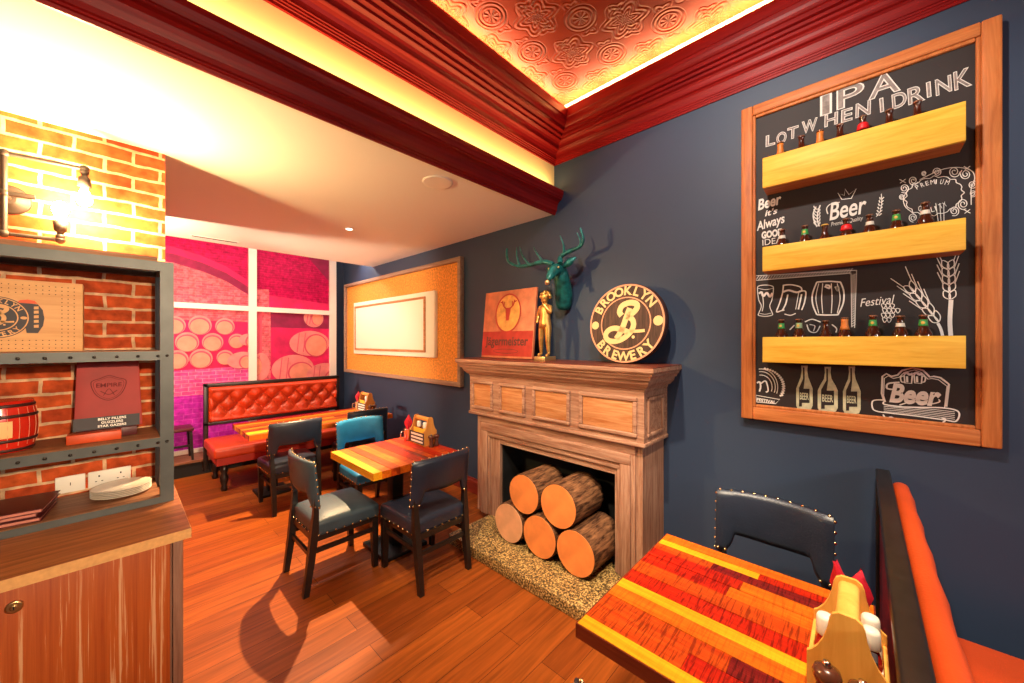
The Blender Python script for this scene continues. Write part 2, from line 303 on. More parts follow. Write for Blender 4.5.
# ------------------------------------------------------------------ mesh building
class MB:
    def __init__(s): s.v = []; s.f = []; s.m = []; s.s = []
    def add(s, vs, fs, mi=0, smooth=False):
        o = len(s.v); s.v += [tuple(p) for p in vs]
        for f in fs: s.f.append([i + o for i in f]); s.m.append(mi); s.s.append(smooth)
        return s
    def box(s, x0, x1, y0, y1, z0, z1, mi=0):
        vs = [(x, y, z) for z in (z0, z1) for y in (y0, y1) for x in (x0, x1)]
        return s.add(vs, [(0, 2, 3, 1), (4, 5, 7, 6), (0, 1, 5, 4), (2, 6, 7, 3), (0, 4, 6, 2), (1, 3, 7, 5)], mi)
    def rbox(s, x0, x1, y0, y1, z0, z1, r=0.01, n=1, dome=0.0, mi=0, seg=3, fn=None):
        """box with rounded edges; n inner divisions; dome lifts the top; fn(u,v,w,p)->p reshapes"""
        lo = (x0, y0, z0); hi = (x1, y1, z1); r = min(r, *[(hi[i] - lo[i]) * 0.499 for i in range(3)])
        ts = []
        e = [r * (1 - math.cos(k / seg * math.pi / 2)) for k in range(seg + 1)]
        for i in range(3):
            L = hi[i] - lo[i]
            ts.append([lo[i] + a for a in e] + [lo[i] + r + (L - 2 * r) * k / n for k in range(1, n)] + [hi[i] - a for a in reversed(e)])
        key = {}; vs = []
        def vid(i, j, k):
            q = (i, j, k)
            if q not in key:
                p = [ts[0][i], ts[1][j], ts[2][k]]
                c = [min(max(p[a], lo[a] + r), hi[a] - r) for a in range(3)]
                # project from the inner box so that the corner is a sphere
                d = [p[a] - c[a] for a in range(3)]; L = math.sqrt(sum(x * x for x in d))
                if L > 1e-9: p = [c[a] + d[a] / L * r for a in range(3)]
                u, v, ww = [2 * (p[a] - lo[a]) / (hi[a] - lo[a]) - 1 for a in range(3)]
                if dome: p[2] += dome * max(0, 1 - u ** 4) * max(0, 1 - v ** 4) * max(0, ww)
                if fn: p = fn(u, v, ww, p)
                key[q] = len(vs); vs.append(tuple(p))
            return key[q]
        N = [len(t) - 1 for t in ts]; fs = []
        for a in range(3):
            b, c = (a + 1) % 3, (a + 2) % 3
            for side in (0, N[a]):
                for i in range(N[b]):
                    for j in range(N[c]):
                        q = []
                        for (ii, jj) in ((i, j), (i + 1, j), (i + 1, j + 1), (i, j + 1)):
                            t = [0, 0, 0]; t[a] = side; t[b] = ii; t[c] = jj; q.append(vid(*t))
                        fs.append(q if side else q[::-1])
        return s.add(vs, fs, mi, True)
    def cyl(s, p0, p1, r0, r1=None, n=16, mi=0, smooth=True, caps=True, capmi=None):
        r1 = r0 if r1 is None else r1
        p0 = Vector(p0); p1 = Vector(p1); d = (p1 - p0).normalized()
        a = d.orthogonal().normalized(); b = d.cross(a)
        vs = []
        for p, r in ((p0, r0), (p1, r1)):
            for k in range(n):
                t = 2 * math.pi * k / n; vs.append(p + a * (math.cos(t) * r) + b * (math.sin(t) * r))
        s.add(vs, [(k, (k + 1) % n, n + (k + 1) % n, n + k) for k in range(n)], mi, smooth)
        if caps:
            cm = mi if capmi is None else capmi
            s.add(vs[:n], [list(range(n))[::-1]], cm); s.add(vs[n:], [list(range(n))], cm)
        return s
    def tube(s, pts, r, n=8, mi=0, closed=False):
        pts = [Vector(p) for p in pts]; N = len(pts)
        rs = r if isinstance(r, (list, tuple)) else [r] * N
        vs = []; prev = None
        for i, p in enumerate(pts):
            d = (pts[(i + 1) % N if closed else min(i + 1, N - 1)] - pts[(i - 1) % N if closed else max(i - 1, 0)]).normalized()
            a = d.orthogonal().normalized() if prev is None else (prev - d * prev.dot(d)).normalized()
            prev = a; b = d.cross(a)
            for k in range(n):
                t = 2 * math.pi * k / n; vs.append(p + a * (math.cos(t) * rs[i]) + b * (math.sin(t) * rs[i]))
        fs = []
        for i in range(N if closed else N - 1):
            j = (i + 1) % N
            for k in range(n): fs.append((i * n + k, i * n + (k + 1) % n, j * n + (k + 1) % n, j * n + k))
        s.add(vs, fs, mi, True)
        if not closed: s.add(vs[:n], [list(range(n))[::-1]], mi); s.add(vs[-n:], [list(range(n))], mi)
        return s
    def lathe(s, prof, c, n=24, mi=0, axis='z', mis=None):
        """prof: [(radius, height)] from bottom to top round the axis through c"""
        vs = []; fs = []; ms = []
        for (r, h) in prof:
            for k in range(n):
                t = 2 * math.pi * k / n; x, y = math.cos(t) * r, math.sin(t) * r
                p = (x, y, h) if axis == 'z' else ((h, x, y) if axis == 'x' else (y, h, x))
                vs.append((c[0] + p[0], c[1] + p[1], c[2] + p[2]))
        o = len(s.v); s.v += vs
        for i in range(len(prof) - 1):
            for k in range(n):
                s.f.append([o + i * n + k, o + i * n + (k + 1) % n, o + (i + 1) * n + (k + 1) % n, o + (i + 1) * n + k]); s.m.append(mis[i] if mis else mi); s.s.append(True)
        s.f.append([o + k for k in range(n)][::-1]); s.m.append(mis[0] if mis else mi); s.s.append(False)
        s.f.append([o + (len(prof) - 1) * n + k for k in range(n)]); s.m.append(mis[-1] if mis else mi); s.s.append(False)
        return s
    def prism(s, poly, axis, a0, a1, mi=0, smooth=False):
        """poly in the two other axes (in x,y,z order), extruded along axis"""
        n = len(poly); vs = []
        for a in (a0, a1):
            for (p, q) in poly:
                vs.append({'x': (a, p, q), 'y': (p, a, q), 'z': (p, q, a)}[axis])
        s.add(vs, [(i, (i + 1) % n, n + (i + 1) % n, n + i) for i in range(n)], mi, smooth)
        s.add(vs[:n], [list(range(n))[::-1]], mi); s.add(vs[n:], [list(range(n))], mi)
        return s
    def ball(s, c, r, mi=0, nu=8, nv=5, sc_=(1, 1, 1)):
        vs = [(c[0], c[1], c[2] - r * sc_[2])]; fs = []
        for j in range(1, nv):
            ph = -math.pi / 2 + math.pi * j / nv
            for k in range(nu):
                t = 2 * math.pi * k / nu
                vs.append((c[0] + r * sc_[0] * math.cos(ph) * math.cos(t), c[1] + r * sc_[1] * math.cos(ph) * math.sin(t), c[2] + r * sc_[2] * math.sin(ph)))
        vs.append((c[0], c[1], c[2] + r * sc_[2])); T = len(vs) - 1
        for k in range(nu):
            fs.append((0, 1 + (k + 1) % nu, 1 + k)); fs.append((T, T - nu + k, T - nu + (k + 1) % nu))
            for j in range(nv - 2): a = 1 + j * nu; fs.append((a + k, a + (k + 1) % nu, a + nu + (k + 1) % nu, a + nu + k))
        return s.add(vs, fs, mi, True)
    def beam(s, rows, mi=0):
        """loft of rectangles: rows of (centre, half_x, half_y) going up"""
        vs = []
        for (c, hx, hy) in rows:
            for (a, b) in ((-1, -1), (1, -1), (1, 1), (-1, 1)): vs.append((c[0] + a * hx, c[1] + b * hy, c[2]))
        fs = [(3, 2, 1, 0)]
        for i in range(len(rows) - 1):
            for k in range(4): fs.append((i * 4 + k, i * 4 + (k + 1) % 4, i * 4 + 4 + (k + 1) % 4, i * 4 + 4 + k))
        t = (len(rows) - 1) * 4; fs.append((t, t + 1, t + 2, t + 3))
        return s.add(vs, fs, mi)
    def merge(s, o, fn=None, mi=None):
        b = len(s.v); s.v += [tuple(fn(Vector(p))) if fn else p for p in o.v]
        for f, m_, sm in zip(o.f, o.m, o.s): s.f.append([i + b for i in f]); s.m.append(m_ if mi is None else mi); s.s.append(sm)
        return s
    def map(s, fn): s.v = [tuple(fn(Vector(p))) for p in s.v]; return s

OFF = {}
def build(name, mb, mats, parent=None, recalc=True):
    off = OFF.get(parent.name, Vector((0, 0, 0))) if parent else Vector((0, 0, 0))
    me = bpy.data.meshes.new(name)
    me.from_pydata([(p[0] - off.x, p[1] - off.y, p[2] - off.z) for p in mb.v], [], mb.f)
    if not isinstance(mats, (list, tuple)): mats = [mats]
    for m in mats: me.materials.append(m)
    me.polygons.foreach_set('material_index', mb.m); me.polygons.foreach_set('use_smooth', mb.s)
    me.update()
    if recalc:
        bm = bmesh.new(); bm.from_mesh(me); bmesh.ops.remove_doubles(bm, verts=bm.verts, dist=1e-6) if False else None
        bmesh.ops.recalc_face_normals(bm, faces=bm.faces); bm.to_mesh(me); bm.free()
    o = bpy.data.objects.new(name, me); C.objects.link(o)
    if parent: o.parent = parent; OFF[o.name] = off
    return o
def tag(o, label, cat, group=None):
    o['label'] = label; o['category'] = cat
    if group: o['group'] = group
    return o
def thing(name, label, cat, loc=(0, 0, 0), group=None):
    o = bpy.data.objects.new(name, None); C.objects.link(o); o.location = loc; o.empty_display_size = 0.1
    OFF[o.name] = Vector(loc); return tag(o, label, cat, group)
def single(name, mb, mats, label, cat, loc=None, group=None):
    """a thing that is one mesh; loc becomes its origin"""
    off = Vector(loc) if loc else Vector((0, 0, 0))
    mb.v = [tuple(Vector(p) - off) for p in mb.v]
    o = build(name, mb, mats); o.location = off
    return tag(o, label, cat, group)
def struct(name, mb, mats, parent=None):
    o = build(name, mb, mats, parent)
    if not parent: o['kind'] = 'structure'
    return o
def copy_tree(root, loc, rz, label, group=None):
    r = root.copy(); C.objects.link(r); r.location = loc; r.rotation_euler = (0, 0, rz); r['label'] = label
    if group: r['group'] = group
    for ch in list(root.children):
        c = ch.copy(); C.objects.link(c); c.parent = r
        for g in ch.children:
            d = g.copy(); C.objects.link(d); d.parent = c
    return r

def smooth_path(pts, sub=6, closed=False):
    P = [Vector(p) for p in pts]; n = len(P); out = []
    rng = n if closed else n - 1
    for i in range(rng):
        p0 = P[(i - 1) % n] if closed or i > 0 else P[0]; p1 = P[i]; p2 = P[(i + 1) % n]; p3 = P[(i + 2) % n] if closed or i + 2 < n else P[-1]
        for k in range(sub):
            t = k / sub
            out.append(0.5 * ((2 * p1) + (p2 - p0) * t + (2 * p0 - 5 * p1 + 4 * p2 - p3) * t * t + (3 * p1 - p0 - 3 * p2 + p3) * t ** 3))
    if not closed: out.append(P[-1])
    return out
def stroke2d(mb, pts, w, mi=0, closed=False, smooth=True, sub=6, taper=False):
    """ribbon in (u,v,0)"""
    q = [(p[0], p[1], 0) for p in pts]
    q = smooth_path(q, sub, closed) if smooth and len(q) > 2 else [Vector(p) for p in q]
    n = len(q); L = []
    for i in range(n):
        d = q[(i + 1) % n if closed else min(i + 1, n - 1)] - q[(i - 1) % n if closed else max(i - 1, 0)]
        if d.length < 1e-9: d = Vector((1, 0, 0))
        d.normalize(); nn = Vector((-d.y, d.x, 0)); ww = w * (0.35 + 0.65 * math.sin(math.pi * i / (n - 1)) if taper else 1)
        L += [q[i] + nn * ww / 2, q[i] - nn * ww / 2]
    fs = [(2 * i, 2 * i + 1, (2 * i + 3) % (2 * n), (2 * i + 2) % (2 * n)) for i in range(n if closed else n - 1)]
    return mb.add(L, fs, mi)
def text2d(t, size, mi=0, bold=0.0, shear=0.0, outline=0.0, align='CENTER', spacing=1.0, res=4, sx=1.0):
    """flat lettering in (u,v,0), baseline at v=0"""
    cu = bpy.data.curves.new('lettering', 'FONT'); cu.body = t; cu.size = size; cu.align_x = align; cu.offset = bold; cu.shear = shear
    cu.space_character = spacing; cu.resolution_u = res
    if outline: cu.fill_mode = 'NONE'; cu.bevel_depth = outline; cu.bevel_resolution = 0
    ob = bpy.data.objects.new('lettering', cu); C.objects.link(ob)
    dg = bpy.context.evaluated_depsgraph_get(); dg.update()
    me = bpy.data.meshes.new_from_object(ob.evaluated_get(dg))
    mb = MB(); mb.add([(v.co.x * sx, v.co.y, v.co.z) for v in me.vertices], [list(p.vertices) for p in me.polygons], mi)
    bpy.data.objects.remove(ob); bpy.data.curves.remove(cu); bpy.data.meshes.remove(me)
    return mb
def arc_text(mb, t, rad, mid_deg, size, mi=0, bold=0.0, inside=False, step=None, rx=1.0):
    """letters along a circle about (0,0); inside: readable along the bottom"""
    n = len(t); step = step or math.degrees(size * 0.78 / rad)
    for i, ch in enumerate(t):
        if ch == ' ': continue
        k = (i - (n - 1) / 2)
        a = R(mid_deg - k * step) if not inside else R(mid_deg + k * step)
        g = text2d(ch, size, mi, bold)
        rot = a - math.pi / 2 if not inside else a + math.pi / 2
        c, s_ = math.cos(rot), math.sin(rot); ox, oy = math.cos(a) * rad, math.sin(a) * rad
        mb.merge(g, lambda p: Vector((ox + p.x * c - p.y * s_, oy + p.x * s_ + p.y * c, p.z)))
def disc2d(mb, c, rx, ry=None, mi=0, n=24, z=0.0, rot=0.0):
    ry = ry or rx; cr, sr = math.cos(rot), math.sin(rot); vs = []
    for k in range(n):
        t = 2 * math.pi * k / n; x, y = math.cos(t) * rx, math.sin(t) * ry; vs.append((c[0] + x * cr - y * sr, c[1] + x * sr + y * cr, z))
    return mb.add(vs, [list(range(n))], mi)
def ring2d(mb, c, rx, ry, w, mi=0, n=32, z=0.0):
    vs = []
    for k in range(n):
        t = 2 * math.pi * k / n
        for q in (0, 1): vs.append((c[0] + math.cos(t) * (rx - q * w), c[1] + math.sin(t) * (ry - q * w), z))
    return mb.add(vs, [(2 * k, 2 * k + 1, (2 * k + 3) % (2 * n), (2 * k + 2) % (2 * n)) for k in range(n)], mi)
def on_right(x, y0, z0, tilt=0.0):     # (u,v,h) -> a plane facing -X; u runs to -Y
    return lambda p: Vector((x - p.z + math.sin(tilt) * p.y, y0 - p.x, z0 + p.y * math.cos(tilt)))
def on_front(y, x0, z0, tilt=0.0):     # plane facing -Y; u runs to +X
    return lambda p: Vector((x0 + p.x, y - p.z + math.sin(tilt) * p.y, z0 + p.y * math.cos(tilt)))
def skin_mesh(verts, edges, radii, sub=2, root=0):
    me = bpy.data.meshes.new('skin'); me.from_pydata(verts, edges, [])
    ob = bpy.data.objects.new('skin', me); C.objects.link(ob)
    ob.modifiers.new('s', 'SKIN'); ss = ob.modifiers.new('u', 'SUBSURF'); ss.levels = sub; ss.render_levels = sub
    for i, r in enumerate(radii):
        sv = me.skin_vertices[0].data[i]; sv.radius = (r, r) if isinstance(r, (int, float)) else r; sv.use_root = (i == root)
    dg = bpy.context.evaluated_depsgraph_get(); dg.update()
    m2 = bpy.data.meshes.new_from_object(ob.evaluated_get(dg))
    mb = MB(); mb.add([tuple(v.co) for v in m2.vertices], [list(p.vertices) for p in m2.polygons], 0, True)
    bpy.data.objects.remove(ob); bpy.data.meshes.remove(me); bpy.data.meshes.remove(m2)
    return mb

# pixel of the photograph -> point of a drawing on the board's plane (used to trace chalk and print)
TH = R(46.8); SN, CS = math.sin(TH), math.cos(TH)
def ray(px, py): t = (px - 512) / 372; return (SN + t * CS, CS - t * SN, (341.5 - py) / 372)
def on_x(px, py, x): r = ray(px, py); k = x / r[0]; return (r[1] * k, 1.65 + r[2] * k)
def on_y(px, py, y): r = ray(px, py); k = y / r[1]; return (r[0] * k, 1.65 + r[2] * k)

# ------------------------------------------------------------------ the room
struct('floor', MB().box(-2.8, 2.9, -2.4, 6.7, -0.1, 0), M['floor'])
struct('wall_right', MB().box(W, W + 0.15, -2.4, 6.7, 0, 3.9), M['wall'])
struct('wall_back', MB().box(-2.8, 2.68, 6.47, 6.62, 0, 3.4), M['wall'])
struct('wall_front', MB().box(-2.8, 2.68, -2.4, -2.25, 0, 3.9), M['wall'])
struct('wall_left', MB().box(-2.8, -2.65, -2.25, 6.47, 0, 3.9), M['wall'])
struct('wall_brick', MB().box(-2.65, 0.205, 3.08, 4.60, 0, ZC), M['brick'])
struct('ceiling', MB().box(-2.65, W, 2.0, 5.43, ZC, ZC + 0.12), M['ceil'])
struct('ceiling_recess', MB().box(-2.65, W, 5.37, 6.47, 3.2, 3.3).box(-2.65, W, 5.37, 5.43, ZC + 0.12, 3.2), M['ceil'])
struct('ceiling_upper', MB().box(-2.65, W, -2.25, 2.15, 3.70, 3.80), M['tin'])
struct('wall_fascia', MB().box(-2.65, W, 2.0, 2.15, ZC + 0.12, 3.70), M['yellow'])
def arcp(c, r, a0, a1, n=6): return [(c[0] + r * math.cos(R(a0 + (a1 - a0) * k / n)), c[1] + r * math.sin(R(a0 + (a1 - a0) * k / n))) for k in range(n + 1)]
# lower crown moulding along the beam: (outward, z)
crown = [(0, 2.775), (0.012, 2.775), (0.014, 2.790), (0.022, 2.793), (0.022, 2.802), (0.030, 2.806)] + [(0.030 + 0.045 * (1 - math.cos(R(t))), 2.806 + 0.085 * math.sin(R(t))) for t in (15, 35, 55, 75, 90)] + \
        [(0.083, 2.895), (0.083, 2.905), (0.090, 2.908), (0.094, 2.925), (0.102, 2.940), (0.102, 2.968), (0, 2.968)]
struct('trim_1', MB().prism([(2.0 - a, z) for a, z in crown], 'x', -2.65, W), M['trim'])
# upper cove mouldings, built up in steps to the lip
def cove(pw):
    k = pw / 0.23
    p = [(0, 3.215), (0.014, 3.215), (0.014, 3.230), (0.020, 3.232), (0.020, 3.242), (0.028, 3.244), (0.028, 3.254), (0.036, 3.256), (0.036, 3.268)]
    p += [(0.036 + 0.040 * (1 - math.cos(R(t))), 3.268 + 0.050 * math.sin(R(t))) for t in (20, 45, 70, 90)]
    p += [(0.082, 3.322), (0.082, 3.336)] + [(0.082 + 0.030 * (1 - math.cos(R(t))), 3.336 + 0.034 * math.sin(R(t))) for t in (30, 60, 90)]
    p += [(0.122, 3.374), (0.122, 3.390), (0.150, 3.394), (0.150, 3.412), (0.184, 3.416), (0.184, 3.440), (0.200, 3.446)]
    p += [(0.200 + 0.022 * math.sin(R(t)), 3.452 + 0.048 * (1 - math.cos(R(t)))) for t in (30, 60, 90)]
    p += [(0.230, 3.505), (0.230, 3.560), (0.222, 3.585), (0.200, 3.585), (0.196, 3.46), (0, 3.46)]
    return [(a * k, z) for a, z in p]
struct('trim_2', MB().prism([(2.0 - a, z) for a, z in cove(0.23)], 'x', -2.65, W), M['trim'])
struct('trim_3', MB().prism([(W - a, z) for a, z in cove(0.135)], 'y', -2.25, 2.0), M['trimy'])
struct('trim_4', MB().box(2.668, W, -2.25, 2.0, 3.59, 3.70), M['yellow'])
sk = MB().prism([(W, 0), (W - 0.022, 0), (W - 0.022, 0.13), (W - 0.014, 0.145), (W - 0.014, 0.16), (W, 0.16)], 'y', 2.66, 6.47)
struct('baseboard_right', sk, M['base'])
struct('baseboard_front_right', MB().prism([(W, 0), (W - 0.022, 0), (W - 0.022, 0.13), (W - 0.014, 0.145), (W - 0.014, 0.16), (W, 0.16)], 'y', -2.25, 1.0), M['base'])
struct('floor_step', MB().box(-0.6, 2.45, 5.99, 6.40, 0, 0.165, 0).box(-0.6, 2.45, 5.96, 6.40, 0.165, 0.19, 1), [M['black'], M['shelfwood']])

# window with printed film: white frame, four panes seen
YM = 6.42
WX0, WX1, WZ0, WZ1 = -0.60, 2.515, 0.19, 3.15
m1, m2 = 1.30, 1.395; h0, h1 = 2.085, 2.155
win = struct('window_1', MB().box(WX0, WX1, YM - 0.045, 6.468, WZ1 - 0.07, WZ1).box(WX0, WX1, YM - 0.045, 6.468, WZ0, WZ0 + 0.05).box(WX0, WX0 + 0.07, YM - 0.045, 6.468, WZ0 + 0.05, WZ1 - 0.07).box(2.415, WX1, YM - 0.045, 6.468, WZ0 + 0.05, WZ1 - 0.07), M['winframe'])
build('window_mullion', MB().box(m1, m2, YM - 0.05, 6.46, WZ0 + 0.05, WZ1 - 0.07), M['winframe'], win)
build('window_transom', MB().box(WX0 + 0.07, m1, YM - 0.045, 6.46, h0, h1).box(m2, 2.415, YM - 0.045, 6.46, h0, h1), M['winframe'], win)
FM = [M['film_mag'], M['film_pale'], M['film_dark'], M['film_hot'], M['film_floor'], M['film_violet'], M['film_barrel'], M['film_head'], M['film_line']]
def mw(px, py): return on_y(px, py, YM)
def clip_poly(poly, x0, x1, z0, z1):
    def cl(ps, inside, inter):
        out = []
        for i in range(len(ps)):
            a, b = ps[i], ps[(i + 1) % len(ps)]
            if inside(a): out.append(a)
            if inside(a) != inside(b): out.append(inter(a, b))
        return out
    for ax, lim, sg in ((0, x0, 1), (0, x1, -1), (1, z0, 1), (1, z1, -1)):
        if not poly: return []
        def it(a, b): t = (lim - a[ax]) / (b[ax] - a[ax]); return (a[0] + (b[0] - a[0]) * t, a[1] + (b[1] - a[1]) * t)
        poly = cl(poly, lambda p: (p[ax] - lim) * sg >= 0, it)
    return poly
def pane(x0, x1, z0, z1, base, shapes):
    mb = MB().box(x0, x1, YM, YM + 0.02, z0, z1, base)
    for i, (mi, poly) in enumerate(shapes):
        q = clip_poly(poly, x0, x1, z0, z1)
        if len(q) > 2: y = YM - 0.0006 * (i + 1); mb.add([(p[0], y, p[1]) for p in q], [list(range(len(q)))], mi)
    return build('window_pane', mb, FM, win, recalc=False)
def ell(c, rx, ry, n=28, rot=0.0): return [(c[0] + rx * math.cos(t) * math.cos(rot) - ry * math.sin(t) * math.sin(rot), c[1] + rx * math.cos(t) * math.sin(rot) + ry * math.sin(t) * math.cos(rot)) for t in [2 * math.pi * k / n for k in range(n)]]
Zx = lambda x, y: mw(160 + x / 3.415, 220 + y / 3.415)
# top left: brick arch over a pale wall
arch_o = [(-0.6, 2.73), (0.1, 2.78), (0.50, 2.775), (0.80, 2.70), (1.05, 2.60), (1.31, 2.43)]
arch_i = [(x, z - 0.115) for x, z in arch_o]
pane(WX0 + 0.07, m1, h1, WZ1 - 0.07, 0, [(3, [(x, z + 0.09) for x, z in arch_o] + [(p[0], p[1]) for p in arch_o[::-1]]), (2, arch_o + arch_i[::-1]), (1, arch_i + [(1.31, 2.1), (-0.6, 2.1)])])
sh = [(1, [(-0.6, 2.1), (1.31, 2.1), (1.31, 1.93), (-0.6, 1.93)]), (4, [(-0.6, 1.24), (1.31, 1.30), (1.31, 0.9), (-0.6, 0.9)]), (5, [(-0.6, 0.98), (1.31, 0.92), (1.31, 0), (-0.6, 0)])]
for (x, y, rx) in [(50, 362, 34), (137, 362, 38), (222, 366, 34), (93, 420, 38), (180, 420, 36), (262, 416, 30), (58, 480, 36), (140, 476, 38), (222, 472, 30)]:
    c = Zx(x, y); r = rx / 3.415 * 0.0100
    sh += [(6, ell((c[0], c[1] + 0.012), r * 1.08, r * 1.16)), (8, ell(c, r * 0.98, r * 1.02)), (7, ell((c[0] - 0.004, c[1] - 0.008), r * 0.88, r * 0.90))]
for (x, y, a, b) in [(300, 408, 34, 26), (278, 478, 52, 36)]:
    c = Zx(x, y); k = 0.0110 / 3.415
    sh += [(6, ell(c, a * k, b * k, rot=0.15)), (8, ell((c[0] + 0.05, c[1] - 0.03), 26 * k, 30 * k)), (7, ell((c[0] + 0.055, c[1] - 0.034), 22 * k, 26 * k))]
pane(WX0 + 0.07, m1, WZ0 + 0.05, h0, 3, sh)
# top right: dark brick with pale courses
sh = [(2, [(1.9, 3.2), (2.5, 3.2), (2.5, 2.55)]), (1, [(1.4, 2.42), (1.56, 2.42), (1.56, 2.1), (1.4, 2.1)]), (3, [(1.56, 2.34), (2.5, 2.26), (2.5, 2.1), (1.56, 2.1)])]
pane(m2, 2.415, h1, WZ1 - 0.07, 0, sh)
# bottom right: big casks
sh = [(2, [(1.4, 2.1), (2.5, 2.1), (2.5, 1.86), (1.4, 1.86)]), (1, [(1.40, 2.1), (1.40, 1.0), (1.58, 1.0), (1.58, 2.1)]), (8, [(1.40, 2.1), (1.40, 1.0), (1.47, 1.0), (1.47, 2.1)])]
k = 0.0148 / 3.415
for (x, y, a, b, hx, hy, ha, hb) in [(525, 335, 34, 34, 535, 335, 18, 26), (345, 500, 26, 46, 330, 500, 14, 30), (512, 421, 68, 46, 532, 428, 38, 40), (455, 508, 68, 50, 480, 520, 40, 36), (560, 530, 62, 46, 590, 540, 30, 30)]:
    c = Zx(x, y); hc = Zx(hx, hy)
    sh += [(6, ell(c, a * k, b * k))]
    for q in (-0.55, -0.25): sh += [(8, [(c[0] + a * k * q, c[1] + b * k * 0.80), (c[0] + a * k * q + 0.012, c[1] + b * k * 0.82), (c[0] + a * k * q - 0.02, c[1] - b * k * 0.7), (c[0] + a * k * q - 0.032, c[1] - b * k * 0.68)])]
    sh += [(8, ell(hc, ha * k * 1.06, hb * k * 1.06)), (7, ell((hc[0] + 0.006, hc[1] - 0.004), ha * k * 0.95, hb * k * 0.95))]
pane(m2, 2.415, WZ0 + 0.05, h0, 3, sh)

# ceiling fittings
d = thing('downlight', 'small round lit downlight in the cream ceiling above the dining chairs', 'downlight', (1.612, 3.771, ZC))
build('trim_ring', MB().lathe([(0.030, -0.001), (0.048, -0.006), (0.052, -0.004), (0.052, 0.0)], (1.612, 3.771, ZC), 24), M['white'], d)
build('lens', MB().lathe([(0.029, -0.004), (0.029, -0.001)], (1.612, 3.771, ZC), 20), M['lamp'], d)
s_ = thing('ceiling_speaker', 'round white speaker grille set in the cream ceiling near the dark red beam', 'speaker', (1.571, 2.20, ZC))
build('speaker_rim', MB().lathe([(0.092, -0.006), (0.104, -0.009), (0.108, 0.0)], (1.571, 2.20, ZC), 32), M['white'], s_)
build('speaker_grille', MB().lathe([(0.0915, -0.0055), (0.0915, -0.001)], (1.571, 2.20, ZC), 32), M['grille'], s_)
v_ = MB()
for k in range(3): v_.box(0.555, 0.955, 5.19 + 0.022 * k, 5.203 + 0.022 * k, ZC - 0.004, ZC - 0.0005, 1)
v_.box(0.54, 0.97, 5.18, 5.19, ZC - 0.008, ZC - 0.0005).box(0.54, 0.97, 5.247, 5.257, ZC - 0.008, ZC - 0.0005).box(0.54, 0.555, 5.19, 5.247, ZC - 0.008, ZC - 0.0005).box(0.955, 0.97, 5.19, 5.247, ZC - 0.008, ZC - 0.0005)
single('air_vent', v_, [M['white'], M['black']], 'narrow linear air vent in the ceiling in front of the pink printed window', 'vent', (0.75, 5.2, ZC))

# ------------------------------------------------------------------ fireplace
fp = thing('fireplace', 'limed oak fireplace surround with panelled frieze and empty black opening', 'fireplace', (2.4, 1.84, 0.08))
XF = 2.33
FY0, FY1, OY0, OY1, OZ = 1.03, 2.63, 1.224, 2.334, 0.745
for (a, b, inner) in ((FY0, OY0, OY0), (OY1, FY1, OY1)):
    mb = MB().box(XF, W, a, b, 0.08, 0.985)
    # fluted steps on the face of the jamb
    s0 = 1 if inner == OY0 else -1
    outer = FY0 if inner == OY0 else FY1
    for q, (t0, t1, dx) in enumerate([(0.045, 0.075, 0.014), (0.075, 0.150, 0.026), (0.150, 0.175, 0.014)]):
        y0, y1 = sorted((outer + s0 * t0, outer + s0 * t1)); top = {0: 0.985, 1: 0.90, 2: 0.80}[q]
        mb.rbox(XF - dx, XF + 0.01, y0, y1, 0.08, top, 0.005, 1, seg=2)
    build('jamb', mb, M['mantel'], fp)
mb = MB().box(XF, W, OY0, OY1, OZ, 0.985)
mb.rbox(XF - 0.0285, XF + 0.01, FY0 + 0.073, FY1 - 0.073, 0.835, 0.907, 0.005, 1, seg=2).rbox(XF - 0.0165, XF + 0.01, FY0 + 0.146, FY1 - 0.146, 0.79, 0.837, 0.005, 1, seg=2).rbox(XF - 0.0165, XF + 0.01, FY0 + 0.043, FY1 - 0.043, 0.905, 0.985, 0.005, 1, seg=2)
build('lintel', mb, M['mantelh'], fp)
build('firebox', MB().box(2.60, 2.66, OY0, OY1, 0.08, OZ).box(XF + 0.03, 2.60, OY0, OY0 + 0.012, 0.08, OZ).box(XF + 0.03, 2.60, OY1 - 0.012, OY1, 0.08, OZ).box(XF + 0.03, 2.60, OY0 + 0.012, OY1 - 0.012, OZ - 0.012, OZ), M['black'], fp)
ZF0, ZF1, XFR = 0.985, 1.335, 2.295
mb = MB().box(XFR, W, 1.005, 2.70, ZF0, ZF1)
mb.rbox(XFR - 0.012, W, 0.995, 2.71, ZF0 - 0.012, ZF0 + 0.014, 0.006, 1, seg=2)
build('frieze', mb, M['mantelh'], fp)
pan = [(2.385, 2.665), (2.005, 2.305), (1.565, 1.925), (1.05, 1.485)]
for (a, b) in pan:
    z0, z1 = 1.03, 1.29; e = 0.028
    mb = MB()
    for (ya, yb, za, zb) in ((a, b, z0, z0 + e), (a, b, z1 - e, z1), (a, a + e, z0 + e, z1 - e), (b - e, b, z0 + e, z1 - e)):
        mb.rbox(XFR - 0.016, XFR + 0.005, ya, yb, za, zb, 0.007, 1, seg=2)
    fr = build('frieze_panel', MB().rbox(XFR - 0.004, XFR + 0.004, a + e, b - e, z0 + e, z1 - e, 0.003, 1, seg=2), M['mantelp'], fp)
    build('panel_moulding', mb, M['mantelh'], fr)
mb = MB()
for (xa, xb, za, zb) in ((XFR + 0.05, XFR + 0.30, 1.03, 1.055), (XFR + 0.05, XFR + 0.30, 1.265, 1.29), (XFR + 0.05, XFR + 0.075, 1.055, 1.265), (XFR + 0.275, XFR + 0.30, 1.055, 1.265)):
    mb.rbox(xa, xb, 0.993, 1.01, za, zb, 0.006, 1, seg=2)
build('side_moulding', mb, M['mantel'], fp)
